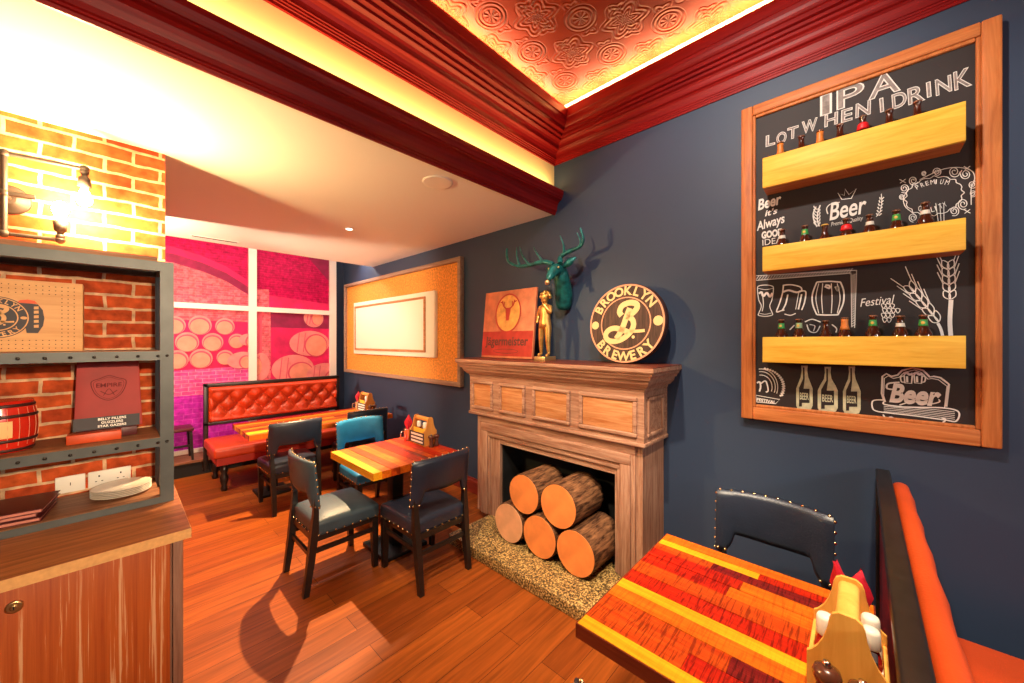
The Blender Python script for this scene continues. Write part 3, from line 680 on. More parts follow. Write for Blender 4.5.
# mantel cornice: stepped profile swept round three sides as stacked slabs
prof = [(0.000, 1.325), (0.006, 1.335), (0.006, 1.347), (0.020, 1.350), (0.030, 1.362), (0.046, 1.380), (0.052, 1.396), (0.052, 1.404), (0.066, 1.408), (0.072, 1.424), (0.084, 1.438), (0.084, 1.448), (0.094, 1.452), (0.100, 1.462), (0.100, 1.486)]
vs = []; fs = []
for (a, z) in prof:
    vs += [(W, 1.005 - a, z), (XFR - a, 1.005 - a, z), (XFR - a, 2.70 + a, z), (W, 2.70 + a, z)]
for i in range(len(prof) - 1):
    for k in range(3): fs.append((4 * i + k, 4 * i + k + 1, 4 * i + 4 + k + 1, 4 * i + 4 + k))
t = 4 * (len(prof) - 1); fs += [(t, t + 1, t + 2, t + 3), (3, 2, 1, 0), [4 * i for i in range(len(prof))] + [4 * i + 3 for i in range(len(prof) - 1, -1, -1)]]
build('cornice', MB().add(vs, fs), M['mantelh'], fp)
build('mantel_shelf', MB().box(XFR - 0.098, W, 0.907, 2.798, 1.486, 1.492), M['manteltop'], fp)
single('hearth', MB().rbox(1.862, 2.66, 0.92, 2.46, 0, 0.08, 0.006, 1, seg=2), M['granite'], 'speckled granite hearth slab under the sawn logs and fireplace', 'hearth', (2.25, 1.7, 0))

# logs
def log(y, z, r, xf, xb, label, pale=False, seed=0):
    rnd = random.Random(seed); n = 40; m = 10
    t = thing('log', label, 'log', (xf, y, z), 'sawn logs stacked in the fireplace')
    off = [1 + 0.035 * rnd.uniform(-1, 1) for k in range(n)]
    vs = []; fs = []
    for i in range(m + 1):
        x = xf + (xb - xf) * i / m
        for k in range(n):
            a = 2 * math.pi * k / n; rr = r * (off[(k + (i // 3)) % n] + 0.02 * rnd.uniform(-1, 1)); rr = min(rr, r * 1.005)
            if i == 0: rr = r * 0.99
            vs.append((x, y + rr * math.cos(a), z + rr * math.sin(a)))
    for i in range(m):
        for k in range(n): fs.append((i * n + k, i * n + (k + 1) % n, (i + 1) * n + (k + 1) % n, (i + 1) * n + k))
    fs.append([m * n + k for k in range(n)])
    build('bark', MB().add(vs, fs, 0, True), M['bark'], t)
    fc = MB().lathe([(r * 0.965, -0.004), (r * 0.965, 0.004)], (xf, y, z), 40, axis='x')
    build('cut_face', fc, M['cutpale'] if pale else M['cutwood'], t)
log(2.009, 0.232, 0.150, 2.10, 2.46, 'pale pinkish sawn log at the left end of the bottom row in the fireplace', True, 1)
log(1.702, 0.234, 0.152, 2.10, 2.46, 'middle sawn log of the bottom row in the fireplace', False, 2)
log(1.394, 0.234, 0.152, 2.10, 2.47, 'sawn log at the right end of the bottom row in the fireplace', False, 3)
log(1.853, 0.500, 0.146, 2.10, 2.44, 'left sawn log of the upper row in the fireplace', False, 4)
log(1.535, 0.506, 0.152, 2.10, 2.46, 'right sawn log of the upper row in the fireplace', False, 5)

# things on the mantel
pl = thing('plaque', 'square copper red plaque with gold stag roundel at the left end of the mantel', 'plaque', (2.46, 2.39, 1.492))
tl = 0.10
mp = lambda p: Vector((2.455 - p.z + math.sin(tl) * p.y, 2.395 - p.x, 1.4965 + p.y * math.cos(tl)))
build('plaque_board', MB().rbox(-0.325, 0.325, 0, 0.635, -0.028, 0.0, 0.004, 1, seg=2).map(mp), M['platecu'], pl)
mb = MB().add([(-0.32, 0.02, 0.002), (0.32, 0.02, 0.002), (0.32, 0.25, 0.002), (-0.32, 0.25, 0.002)], [(0, 1, 2, 3)])
build('lower_band', mb.map(mp), M['platered'], pl)
mb = MB(); ring2d(mb, (0, 0.42), 0.165, 0.185, 0.014, 0, 40, 0.003); disc2d(mb, (0, 0.42), 0.148, 0.168, 1, 40, 0.002)
# generic stag's head relief in the roundel
for sgn in (-1, 1):
    stroke2d(mb, [(0.02 * sgn, 0.46), (0.06 * sgn, 0.49), (0.08 * sgn, 0.54)], 0.014, 2); stroke2d(mb, [(0.055 * sgn, 0.485), (0.05 * sgn, 0.53)], 0.012, 2); stroke2d(mb, [(0.075 * sgn, 0.52), (0.105 * sgn, 0.53)], 0.012, 2)
mb.add([(-0.035, 0.47, 0.004), (0.035, 0.47, 0.004), (0.018, 0.35, 0.004), (-0.018, 0.35, 0.004)], [(0, 1, 2, 3)], 2)
for i in range(len(mb.v)):
    p = mb.v[i]
    if p[2] == 0: mb.v[i] = (p[0], p[1], 0.004)
build('roundel', mb.map(mp), [M['platered'], M['plategold'], M['platered']], pl, recalc=False)
mb = MB().merge(text2d('Jägermeister', 0.115, bold=0.003, sx=0.92), lambda p: Vector((p.x, p.y + 0.12, 0.003)))
ring2d(mb, (0, 0.065), 0.16, 0.022, 0.006, 0, 30, 0.003)
build('lettering', mb.map(mp), M['platedark'], pl, recalc=False)

sg = thing('round_sign', 'round dark wooden sign with cream brewery lettering and monogram leaning on the mantel', 'sign', (2.5, 1.235, 1.492))
tl2 = 0.10; RS = 0.288
ms = lambda p: Vector((2.47 - p.z + math.sin(tl2) * (p.y + RS), 1.235 - p.x, 1.495 + (p.y + RS) * math.cos(tl2)))
build('sign_board', MB().lathe([(RS - 0.006, -0.065), (RS, -0.060), (RS, -0.004), (RS - 0.006, 0.0)], (0, 0, 0), 56, mis=[1, 1, 0]).map(ms), [M['signwood'], M['signrim']], sg)
mb = MB(); ring2d(mb, (0, 0), RS - 0.004, RS - 0.004, 0.012, 0, 56, 0.002); ring2d(mb, (0, 0), RS * 0.665, RS * 0.665, 0.009, 0, 56, 0.002)
build('painted_rings', mb.map(ms), M['signring'], sg, recalc=False)
mb = MB(); arc_text(mb, 'BROOKLYN', RS * 0.715, 96, 0.090, 0, 0.003, step=16.5); mb.map(lambda p: Vector((p.x, p.y, 0.002)))
build('lettering', mb.map(ms), M['signpaint'], sg, recalc=False)
mb = MB(); arc_text(mb, 'BREWERY', RS * 0.930, 270, 0.090, 0, 0.003, inside=True, step=16.5)
mb.map(lambda p: Vector((p.x, p.y, 0.002)))
for u_, v_2, r_2 in ((-RS * 0.83, -0.01, 0.030), (RS * 0.83, 0.01, 0.034)): build('painted_dot', disc2d(MB(), (u_, v_2), r_2, None, 0, 24, 0.002).map(ms), M['signpaint'], sg, recalc=False)
build('lettering', mb.map(ms), M['signpaint'], sg, recalc=False)
def monogram(mb, s, mi=0, z=0.002):
    S = lambda pts: [((x - 316) / 256 * s, (345 - y) / 256 * s) for x, y in pts]
    stroke2d(mb, S([(292, 296), (276, 270), (292, 232), (340, 215), (384, 224), (392, 250), (368, 280), (328, 300)]), 0.145 * s, mi)
    stroke2d(mb, S([(345, 250), (326, 300), (310, 350), (290, 400), (262, 445)]), 0.145 * s, mi)
    stroke2d(mb, S([(326, 302), (364, 322), (374, 362), (352, 408), (300, 448), (240, 462), (196, 448), (185, 415), (208, 386), (250, 376), (300, 388), (340, 402)]), 0.135 * s, mi)
    stroke2d(mb, S([(352, 396), (400, 398), (448, 394)]), 0.075 * s, mi); disc2d(mb, S([(376, 434)])[0], 0.04 * s, None, mi, 12, 0)
mb = MB(); monogram(mb, RS * 1.0); mb.map(lambda p: Vector((p.x, p.y, 0.0025)))
build('monogram', mb.map(ms), M['signpaint'], sg, recalc=False)

# bronze figurine: a boy holding a pipe to his mouth
st = thing('statuette', 'golden bronze statuette of a standing boy with hand raised to mouth on the mantel', 'statuette', (2.43, 1.905, 1.492))
sx, sy, sz = 2.43, 1.905, 1.492
build('plinth', MB().rbox(sx - 0.075, sx + 0.075, sy - 0.055, sy + 0.06, sz, sz + 0.035, 0.004, 1, seg=2), M['gold'], st)
def S3(a, b, c): return (sx - a, sy - b, sz + 0.035 + c)     # a: towards the room, b: to the right in the photo, c: up
vv = [S3(0, 0, .275), S3(0, 0, .335), S3(0, 0, .395), S3(0.003, 0, .430), S3(0.006, 0, .452),                       # 0 pelvis 1 waist 2 chest 3 neck 4 skull base
      S3(0.006, 0, .490), S3(0, 0, .520),                                                                            # 5 head 6 crown
      S3(0, -.030, .25), S3(0.004, -.040, .140), S3(-0.006, -.046, .018), S3(0.035, -.052, .010),                     # 7-10 left leg
      S3(0, .032, .25), S3(0.008, .034, .140), S3(0.004, .040, .018), S3(0.045, .044, .010),                          # 11-14 right leg
      S3(0, -.052, .405), S3(-0.010, -.082, .335), S3(0.022, -.070, .275),                                            # 15-17 left arm hanging
      S3(0, .052, .405), S3(0.030, .080, .350), S3(0.050, .030, .418), S3(0.046, .010, .440)]                         # 18-21 right arm to mouth
ee = [(0, 1), (1, 2), (2, 3), (3, 4), (4, 5), (5, 6), (0, 7), (7, 8), (8, 9), (9, 10), (0, 11), (11, 12), (12, 13), (13, 14), (2, 15), (15, 16), (16, 17), (2, 18), (18, 19), (19, 20), (20, 21)]
rr = [.044, .038, .046, .017, .026, .040, .030, .034, .023, .014, .012, .034, .023, .014, .012, .021, .016, .013, .021, .016, .013, .011]
build('figure', skin_mesh(vv, ee, rr, 2), M['bronze'], st)
hb = MB(); rnd = random.Random(3)
for k in range(26):
    a = rnd.uniform(0, 6.28); b_ = rnd.uniform(-0.1, 1.4); rad = 0.040
    hb.ball(S3(rad * math.cos(a) * math.cos(b_) * 0.8 - 0.006, rad * math.sin(a) * math.cos(b_), .492 + rad * math.sin(b_)), 0.017, 0, 8, 5)
build('hair', hb, M['bronze'], st)
build('tunic', MB().lathe([(.052, .235), (.050, .27), (.044, .33), (.050, .40), (.034, .425)], (sx, sy, sz + .035), 18).map(lambda p: Vector((sx + (p.x - sx) * 0.8, p.y, p.z))), M['bronze'], st)
build('pipe', MB().tube([S3(0.042, -.004, .455), S3(0.060, .02, .440), S3(0.066, .062, .452)], 0.006, 6), M['bronze'], st)

# deer head
dr = thing('deer_head', 'green patina deer head with antlers and gold nose mounted above the mantel', 'deer head', (2.68, 1.76, 1.95))
vv2 = [(2.66, 1.885, 1.915), (2.645, 1.868, 1.99), (2.60, 1.840, 2.08), (2.55, 1.815, 2.16), (2.50, 1.805, 2.22), (2.455, 1.803, 2.245), (2.41, 1.800, 2.225), (2.36, 1.796, 2.175), (2.325, 1.791, 2.128)]
rr2 = [.062, .080, .082, .072, .062, .058, .050, .035, .025]
hd = skin_mesh(vv2, [(i, i + 1) for i in range(len(vv2) - 1)], rr2, 2, root=3).map(lambda p: Vector((min(p.x, 2.679), p.y, p.z)))
build('head', hd, M['deer'], dr)
def ear(p, q, wd):
    p, q = Vector(p), Vector(q); d_ = (q - p); n_ = Vector((-1, 0, 0.25)).normalized(); sd = d_.cross(n_).normalized()
    mb = MB(); N = 8; vs = []
    for i in range(N + 1):
        t = i / N; ww = wd * math.sin(math.pi * min(1, 0.12 + 0.88 * t)) ** 0.8
        c = p + d_ * t
        vs += [c + sd * ww, c - n_ * (-0.016 * math.sin(math.pi * t) - 0.006), c - sd * ww, c - n_ * (0.018 * math.sin(math.pi * t) + 0.008)]
    fs = []
    for i in range(N):
        for k_ in range(4): fs.append((4 * i + k_, 4 * i + (k_ + 1) % 4, 4 * i + 4 + (k_ + 1) % 4, 4 * i + 4 + k_))
    return mb.add(vs, fs, 0, True)
build('ear', ear((2.47, 1.755, 2.255), (2.48, 1.635, 2.315), 0.038), M['deer'], dr)
build('ear', ear((2.48, 1.855, 2.250), (2.50, 1.955, 2.270), 0.034), M['deer'], dr)
def antler(main, tines, r0=0.022):
    p = smooth_path(main, 5); n = len(p)
    mb = MB().tube(p, [r0 * (1 - 0.6 * i / (n - 1)) for i in range(n)], 8)
    for t in tines:
        q = smooth_path(t, 4); mb.tube(q, [r0 * 0.62 * (1 - 0.8 * i / (len(q) - 1)) for i in range(len(q))], 7)
    return mb
build('antler', antler([(2.43, 1.825, 2.275), (2.42, 1.89, 2.303), (2.41, 1.963, 2.306), (2.41, 2.062, 2.300), (2.42, 2.20, 2.312), (2.42, 2.31, 2.365), (2.43, 2.347, 2.434), (2.43, 2.345, 2.495)],
      [[(2.42, 2.18, 2.308), (2.41, 2.205, 2.40), (2.42, 2.215, 2.485)], [(2.41, 2.062, 2.302), (2.39, 2.12, 2.385), (2.40, 2.165, 2.475)], [(2.42, 1.91, 2.300), (2.40, 1.965, 2.375), (2.40, 2.006, 2.445)]]), M['deer'], dr)
build('antler', antler([(2.43, 1.755, 2.275), (2.45, 1.765, 2.325), (2.45, 1.726, 2.351), (2.46, 1.65, 2.371), (2.46, 1.585, 2.388), (2.45, 1.553, 2.435), (2.44, 1.572, 2.52)],
      [[(2.45, 1.735, 2.340), (2.42, 1.715, 2.41), (2.41, 1.742, 2.49)], [(2.46, 1.60, 2.38), (2.45, 1.575, 2.42), (2.43, 1.598, 2.49)]]), M['deer'], dr)
build('nose', MB().ball((2.308, 1.789, 2.112), 0.021, 0, 10, 7), M['gold'], dr)
e_ = MB(); e_.ball((2.405, 1.752, 2.240), 0.010); build('eye', e_, M['gold'], dr)
e_ = MB(); e_.ball((2.405, 1.848, 2.240), 0.010); build('eye', e_, M['gold'], dr)

# ------------------------------------------------------------------ chalkboard with bottle boxes
XB = 2.648
cb = thing('chalkboard', 'large wood framed chalkboard with drawn beer lettering on the dark blue wall', 'chalkboard', (W, 0.045, 2.12))
build('board', MB().box(2.65, W, -0.44, 0.53, 1.20, 3.06), M['board'], cb)
def frame_side(y0, y1, z0, z1, mat):
    mb = MB().rbox(2.628, W, y0, y1, z0, z1, 0.008, 1, seg=2); return build('frame_side', mb, mat, cb)
frame_side(-0.447, -0.388, 1.181, 3.073, M['frameor']); frame_side(0.478, 0.539, 1.181, 3.073, M['frameor'])
frame_side(-0.388, 0.478, 3.012, 3.073, M['frameorh']); frame_side(-0.388, 0.478, 1.181, 1.256, M['frameorh'])
mb = MB()
for (a, b, z0, z1) in ((-0.392, -0.374, 1.256, 3.012), (0.464, 0.482, 1.256, 3.012), (-0.374, 0.464, 2.996, 3.014), (-0.374, 0.464, 1.254, 1.272)): mb.rbox(2.636, 2.66, a, b, z0, z1, 0.006, 1, seg=2)
build('inner_bead', mb, M['frameor'], cb)
CH = MB(); NL = [0]
def chalk_done(name):
    global CH
    build(name, CH, [M['chalk'], M['chalkgrey'], M['chalkgreen'], M['board']], cb, recalc=False); CH = MB()
chm = lambda x, y: on_x(x, y, XB)
def cs(pts, w=0.006, closed=False, smooth=True, mi=0):
    """chalk stroke through photo pixels"""
    q = [chm(*p) for p in pts]; t = MB(); stroke2d(t, [(-a, b) for a, b in q], w * 0.72, mi, closed, smooth)
    NL[0] += 1; h = XB - 0.00002 * (NL[0] % 40); CH.merge(t, lambda p: Vector((h, -p.x, p.y)))
def ct(txt, x, y, height, ang=0.0, bold=0.0, shear=0.0, outline=0.0, mi=0, x1=None, layer=0.0006):
    """lettering from photo pixel x to x1 on the baseline y"""
    a, b = chm(x, y); t = text2d(txt, height / 0.70, mi, bold, shear, 0, 'LEFT')
    if x1:
        lo = min(p[0] for p in t.v); hi = max(p[0] for p in t.v); k_ = (a - chm(x1, y)[0]) / (hi - lo)
        t.v = [((p[0] - lo) * k_, p[1], p[2]) for p in t.v]
    c_, s__ = math.cos(ang), math.sin(ang)
    CH.merge(t, lambda p: Vector((XB - layer, a - (p.x * c_ - p.y * s__), b + p.x * s__ + p.y * c_)))
    if outline:   # smudged chalk filling inside the white outline
        g = text2d(txt, height / 0.70, 1, bold - outline, shear, 0, 'LEFT')
        if x1: g.v = [((p[0] - lo) * k_, p[1], p[2]) for p in g.v]
        CH.merge(g, lambda p: Vector((XB - layer - 0.0004, a - (p.x * c_ - p.y * s__), b + p.x * s__ + p.y * c_)))
D = {1: (740, 60, 6.829), 2: (860, 10, 4.553), 3: (740, 160, 6.207), 4: (860, 150, 6.207), 5: (745, 260, 7.592), 6: (850, 250, 6.829), 7: (745, 350, 8.192), 8: (860, 350, 7.592)}
def q(k, *pts): ox, oy, s = D[k]; return [(ox + x / s, oy + y / s) for x, y in pts]
# IPA
for chx, ax, ay, hh, ex in (('I', 820.0, 116, 0.106, 832), ('P', 836.5, 109.8, 0.108, 864.5), ('A', 868, 100, 0.108, 901)):
    ct(chx, ax, ay, hh, 0, 0.004, 0, 0.0045, 0, ex)
for (k, chx, x, y, hh, ex) in ((1, 'L', 175, 592, .062, 240), (1, 'O', 248, 577, .062, 318), (1, 'T', 322, 545, .064, 398), (1, 'W', 420, 505, .066, 528), (1, 'H', 576, 458, .062, 668), (1, 'E', 690, 428, .064, 768), (1, 'N', 788, 395, .070, 892),
                       (2, 'I', 92, 465, .068, 110), (2, 'D', 148, 452, .072, 215), (2, 'R', 220, 432, .078, 298), (2, 'I', 305, 398, .070, 326), (2, 'N', 346, 390, .074, 420), (2, 'K', 430, 366, .084, 512)):
    (ax, ay), (bx, by) = q(k, (x, y), (ex, y)); an = 0.05 if k == 2 else -0.02
    ct(chx, ax, ay, hh, an, 0.003, 0, 0.0034, 0, bx)
chalk_done('chalk_title')
# "Beer it's Always GOOD IDEA"
def cq(k, txt, x, y, x1, h, ang=0.0, bold=0.0, shear=0.0, **kw): (ax, ay), (bx, by) = q(k, (x, y), (x1, y)); ct(txt, ax, ay, h, ang, bold, shear, 0, x1=bx, **kw)
cq(3, 'Beer', 112, 312, 262, 0.062, 0.10, 0.0025, 0.25); cq(3, "it's", 155, 350, 235, 0.034, 0.08, 0.001, 0.25)
cq(3, 'Always', 104, 440, 285, 0.052, 0.16, 0.0015, 0.3); cq(3, 'GOOD', 134, 488, 268, 0.038, 0.02, 0.003); cq(3, 'IDEA', 140, 532, 262, 0.036, 0.02)
chalk_done('chalk_slogan')
# crowned "Beer" with wheat
cq(3, 'Beer', 556, 374, 790, 0.092, 0.05, 0.002, 0.22)
cs(q(3, (545, 335), (538, 300), (565, 272), (620, 262)), 0.006)
cs(q(3, (632, 245), (608, 205), (648, 220), (652, 180), (676, 215), (722, 178), (690, 240)), 0.005, smooth=False); cs(q(3, (632, 245), (692, 238)), 0.005)
cq(3, 'Premium Quality', 566, 412, 765, 0.022, 0.06, 0.0, 0.25)
for pts in ([(478, 415), (458, 370), (455, 330), (472, 290)], [(492, 412), (480, 370), (484, 320), (498, 280)]): cs(q(3, *pts), 0.007)
for i in range(6): y = 395 - i * 20; cs(q(3, (476, y + 12), (462, y), (458, y - 10)), 0.006); cs(q(3, (480, y + 12), (494, y), (496, y - 12)), 0.006)
for i in range(6): y = 395 - i * 20; cs(q(4, (112 + i * 3, y + 12), (102 + i * 4, y - 2)), 0.006); cs(q(4, (118 + i * 3, y + 12), (134 + i * 3, y - 2)), 0.006)
cs(q(4, (100, 415), (125, 380), (135, 320), (132, 272)), 0.004)
chalk_done('chalk_crest')
# scroll wreath
cs(q(4, (300, 240), (270, 300), (280, 350), (320, 385), (350, 410)), 0.004)
wave = []
for k in range(40):
    a = 2 * math.pi * k / 40; r_ = 1 + 0.05 * math.cos(a * 16); wave.append((460 + 178 * r_ * math.cos(a), 285 - 118 * r_ * math.sin(a) - 20 * math.cos(a)))
cs(q(4, *wave), 0.0042, True)
for (cx, cy, r0, a0, tn) in ((330, 190, 30, 0.3, 1), (275, 238, 30, 2.2, -1), (480, 138, 28, 3.0, 1), (585, 135, 36, 0.0, 1), (655, 150, 34, 4.0, -1), (697, 215, 28, 5.0, 1), (640, 335, 36, 1.0, 1), (585, 378, 32, 2.0, -1), (330, 420, 28, 1.5, 1), (700, 270, 22, 2.0, -1), (260, 290, 18, 0.5, 1), (398, 145, 16, 1, 1)):
    cs(q(4, *[(cx + r0 * (1 - 0.8 * i / 16) * math.cos(a0 + tn * i * 0.75), cy + r0 * (1 - 0.8 * i / 16) * math.sin(a0 + tn * i * 0.75)) for i in range(17)]), 0.0042)
cs(q(4, (370, 185), (440, 150), (520, 118), (610, 108), (690, 128), (712, 175), (690, 240), (690, 300), (690, 340)), 0.0042)
for (cx, cy) in ((265, 192), (665, 112), (665, 380)): cs(q(4, (cx - 20, cy - 10), (cx + 20, cy + 12)), 0.004); cs(q(4, (cx - 16, cy + 14), (cx + 18, cy - 12)), 0.004)
for i, chx in enumerate('PREMIUM'): ct(chx, *q(4, (355 + i * 28, 246 - [0, 14, 24, 31, 34, 34, 30][i]))[0], 0.022, 0.42 - 0.12 * i, 0.0, x1=q(4, (355 + i * 28 + (26 if chx == 'M' else (8 if chx == 'I' else 19)), 0))[0][0])
for i, chx in enumerate('QUALITY'): ct(chx, *q(4, (360 + i * 28, 372 + [6, 14, 16, 14, 6, -6, -18][i]))[0], 0.024, -0.1 + 0.09 * i, 0.0, x1=q(4, (360 + i * 28 + (8 if chx == 'I' else 20), 0))[0][0])
for i in range(3): cs(q(4, (470 + i * 25, 330), (485 + i * 18, 440)), 0.003)
chalk_done('chalk_wreath')
# hatched frame, glass, mugs, barrel
cs(q(5, (72, 156), (805, 100), (810, 510)), 0.004, smooth=False); cs(q(5, (75, 120), (848, 78), (832, 515)), 0.004, smooth=False)
for i in range(34): x = 80 + i * 21.5; y = 155 - i * 1.68; cs(q(5, (x, y), (x + 26, y - 36)), 0.0042)
for i in range(22): y = 110 + i * 18; cs(q(5, (810, y + 18), (840, y - 4)), 0.0042)
cs(q(5, (95, 215), (104, 300), (124, 350), (104, 405), (104, 420), (155, 428), (206, 418), (206, 400), (188, 350), (205, 300), (216, 215), (200, 196), (155, 190), (110, 196)), 0.006, True)
cs(q(5, (100, 215), (155, 225), (212, 215)), 0.004); cs(q(5, (106, 255), (125, 245), (140, 275), (165, 250), (190, 278), (208, 250)), 0.016); cs(q(5, (135, 280), (140, 340), (130, 390)), 0.006); cs(q(5, (112, 405), (155, 412), (200, 402)), 0.004)
cs(q(5, (292, 190), (285, 250), (262, 330), (240, 392), (275, 385), (300, 380)), 0.009); cs(q(5, (290, 192), (350, 188), (420, 205), (432, 232)), 0.009); cs(q(5, (285, 245), (330, 230), (390, 245), (425, 235)), 0.014); cs(q(5, (325, 262), (310, 330), (285, 380)), 0.010)
cs(q(5, (410, 240), (460, 240), (452, 320), (430, 380)), 0.009); cs(q(5, (408, 245), (395, 320), (385, 375)), 0.005); cs(q(5, (430, 260), (415, 330), (405, 375)), 0.010); cs(q(5, (300, 410), (345, 420), (385, 405)), 0.007)
cs(q(5, (545, 168), (512, 260), (515, 340), (545, 415)), 0.009); cs(q(5, (725, 168), (750, 240), (745, 330), (705, 418)), 0.009); cs(q(5, (545, 168), (640, 162), (725, 168)), 0.010); cs(q(5, (545, 415), (620, 418), (705, 416)), 0.010)
for x0, b in ((560, -22), (590, -8), (655, 6), (700, 22)): cs(q(5, (x0, 178), (x0 + b, 290), (x0, 405)), 0.005)
cs(q(5, (605, 200), (640, 215), (640, 195), (610, 190)), 0.012); cs(q(5, (690, 200), (705, 230), (700, 200)), 0.018)
cs(q(5, (455, 470), (510, 450), (575, 472)), 0.008); cs(q(5, (470, 490), (490, 540), (540, 548), (570, 500)), 0.007); cs(q(5, (490, 490), (530, 500), (520, 540)), 0.006); cs(q(5, (340, 530), (375, 495)), 0.008); cs(q(5, (660, 490), (695, 520), (690, 550)), 0.007)
chalk_done('chalk_mugs')
# Festival and hops
cq(6, 'Festival', 70, 388, 312, 0.042, 0.09, 0.0, 0.35)
for r_ in range(4):
    for c_ in range(4 - abs(r_ - 1)): cx, cy = 228 + c_ * 30 + (r_ % 2) * 8, 385 + r_ * 32; cs(q(6, (cx - 14, cy - 12), (cx, cy + 14), (cx + 16, cy - 8), (cx, cy - 18)), 0.0045, True)
chalk_done('chalk_hops')
# two wheat ears
def wheat(base, tip, n, wd, tail=True):
    bx, by = base; tx, ty = tip; dx, dy = tx - bx, ty - by; L = math.hypot(dx, dy); ux, uy = dx / L, dy / L; nx, ny = -uy, ux
    for i in range(n):
        t = i / n; cx, cy = bx + dx * t, by + dy * t; s0 = L / n
        for sg_ in (-1, 1):
            cs(q(6, (cx, cy), (cx + nx * sg_ * wd + ux * s0 * .35, cy + ny * sg_ * wd + uy * s0 * .35), (cx + nx * sg_ * wd * .95 + ux * s0 * 1.1, cy + ny * sg_ * wd * .95 + uy * s0 * 1.1), (cx + ux * s0 * .75, cy + uy * s0 * .75)), 0.0050, True)
            if i > 0: cs(q(6, (cx + nx * sg_ * wd + ux * s0, cy + ny * sg_ * wd + uy * s0), (cx + nx * sg_ * wd * 1.9 + ux * s0 * 2.6, cy + ny * sg_ * wd * 1.9 + uy * s0 * 2.6)), 0.0042)
wheat((605, 490), (395, 235), 5, 34); wheat((682, 335), (668, 75), 5, 40)
cs(q(6, (600, 500), (620, 540), (632, 585)), 0.014); cs(q(6, (690, 340), (682, 480), (688, 585)), 0.020)
chalk_done('chalk_wheat')
# round emblem cut by the frame
for r_ in (150, 128, 100): cs(q(7, *[(130 + r_ * 0.92 * math.cos(R(a)), 305 - r_ * math.sin(R(a))) for a in range(-20, 106, 9)]), 0.006)
for a in range(-28, 80, 7): cs(q(7, (130 + 175 * math.cos(R(a)), 305 - 150 * math.sin(R(a))), (130 + 198 * math.cos(R(a + 5)), 305 - 160 * math.sin(R(a + 5)))), 0.014)
cs(q(7, (98, 270), (120, 262), (128, 300), (118, 340)), 0.012); cs(q(7, (130, 275), (170, 255), (190, 330), (170, 345)), 0.010); cs(q(7, (90, 370), (170, 385), (285, 405), (250, 440), (95, 425)), 0.006, True, False)
cq(7, 'FESTIVAL', 96, 414, 252, 0.017, -0.10, 0.001)
chalk_done('chalk_emblem')
# three chalk bottles reading BEER
for (x0, w_, y0, y1) in ((487, 135, 128, 492), (678, 165, 138, 512), (875, 145, 135, 528)):
    h_ = y1 - y0; a = w_ / 2; nk = 27
    out = [(x0 - nk, y0), (x0 - nk + 4, y0 + .12 * h_), (x0 - nk - 4, y0 + .26 * h_), (x0 - a * .8, y0 + .42 * h_), (x0 - a, y0 + .52 * h_), (x0 - a, y0 + .9 * h_), (x0 - a * .8, y0 + .98 * h_), (x0, y1), (x0 + a * .8, y0 + .98 * h_), (x0 + a, y0 + .9 * h_), (x0 + a, y0 + .52 * h_), (x0 + a * .8, y0 + .42 * h_), (x0 + nk + 4, y0 + .26 * h_), (x0 + nk - 4, y0 + .12 * h_), (x0 + nk, y0)]
    poly = [chm(*p) for p in q(7, *out)]; CH.add([(XB - 0.0002, p[0], p[1]) for p in poly], [list(range(len(poly)))], 2)
    ins = [(x0 - nk * .45, y0 + 14), (x0 - nk * .45, y0 + .3 * h_), (x0 - a * .66, y0 + .5 * h_), (x0 - a * .66, y0 + .92 * h_), (x0 - a * .3, y0 + .92 * h_), (x0 - a * .3, y0 + .84 * h_), (x0 + a * .62, y0 + .84 * h_), (x0 + a * .62, y0 + .52 * h_), (x0 - a * .1, y0 + .52 * h_), (x0 + nk * .1, y0 + .3 * h_), (x0 + nk * .0, y0 + 14)]
    poly = [chm(*p) for p in q(7, *ins)]; CH.add([(XB - 0.0005, p[0], p[1]) for p in poly], [list(range(len(poly)))], 3)
    cq(7, 'BEER', x0 - a * .56, y0 + .755 * h_, x0 + a * .52, 0.038, 0, 0.0008, mi=2, layer=0.0009)
    chalk_done('chalk_bottle')
# badge
bd = [(180, 378), (165, 330), (170, 200), (200, 180), (240, 200), (285, 190), (320, 155), (400, 135), (480, 155), (530, 205), (560, 200), (610, 210), (650, 240), (675, 260), (655, 430)]
cs(q(8, *bd), 0.010, smooth=False); cs(q(8, *[(x + (14 if x < 420 else -14), y + 16) for x, y in bd]), 0.005, smooth=False)
cs(q(8, (100, 385), (95, 440), (130, 465), (240, 480), (420, 500), (640, 530), (730, 540), (748, 470), (640, 440), (420, 435), (300, 430), (180, 410), (185, 382)), 0.008, True)
for i in range(5): cs(q(8, (180, 412 + i * 14), (330, 430 + i * 12), (560, 452 + i * 13), (720, 470 + i * 14)), 0.0035)
cs(q(8, (175, 490), (200, 520), (240, 510), (330, 555), (430, 572), (540, 560), (610, 550)), 0.008); cs(q(8, (610, 565), (650, 530), (620, 515)), 0.008)
cq(8, 'Beer', 222, 388, 615, 0.088, -0.02, 0.005, 0.22, layer=0.001); cs(q(8, (300, 418), (400, 392), (520, 410), (600, 395), (598, 375)), 0.007); cs(q(8, (250, 300), (205, 290), (215, 255), (300, 245)), 0.010)
for x0, sg_ in ((365, -1), (440, 1)):
    cs(q(8, (x0 - 30, 190), (x0 - 24, 250), (x0 + 26, 254), (x0 + 32, 192)), 0.007, smooth=False); cs(q(8, (x0 - 34, 184), (x0 - 10, 172), (x0 + 10, 186), (x0 + 36, 178)), 0.014); cs(q(8, (x0 + sg_ * 30, 196), (x0 + sg_ * 56, 206), (x0 + sg_ * 50, 240), (x0 + sg_ * 28, 244)), 0.007); cs(q(8, (x0 - 8, 200), (x0 - 6, 245)), 0.010)
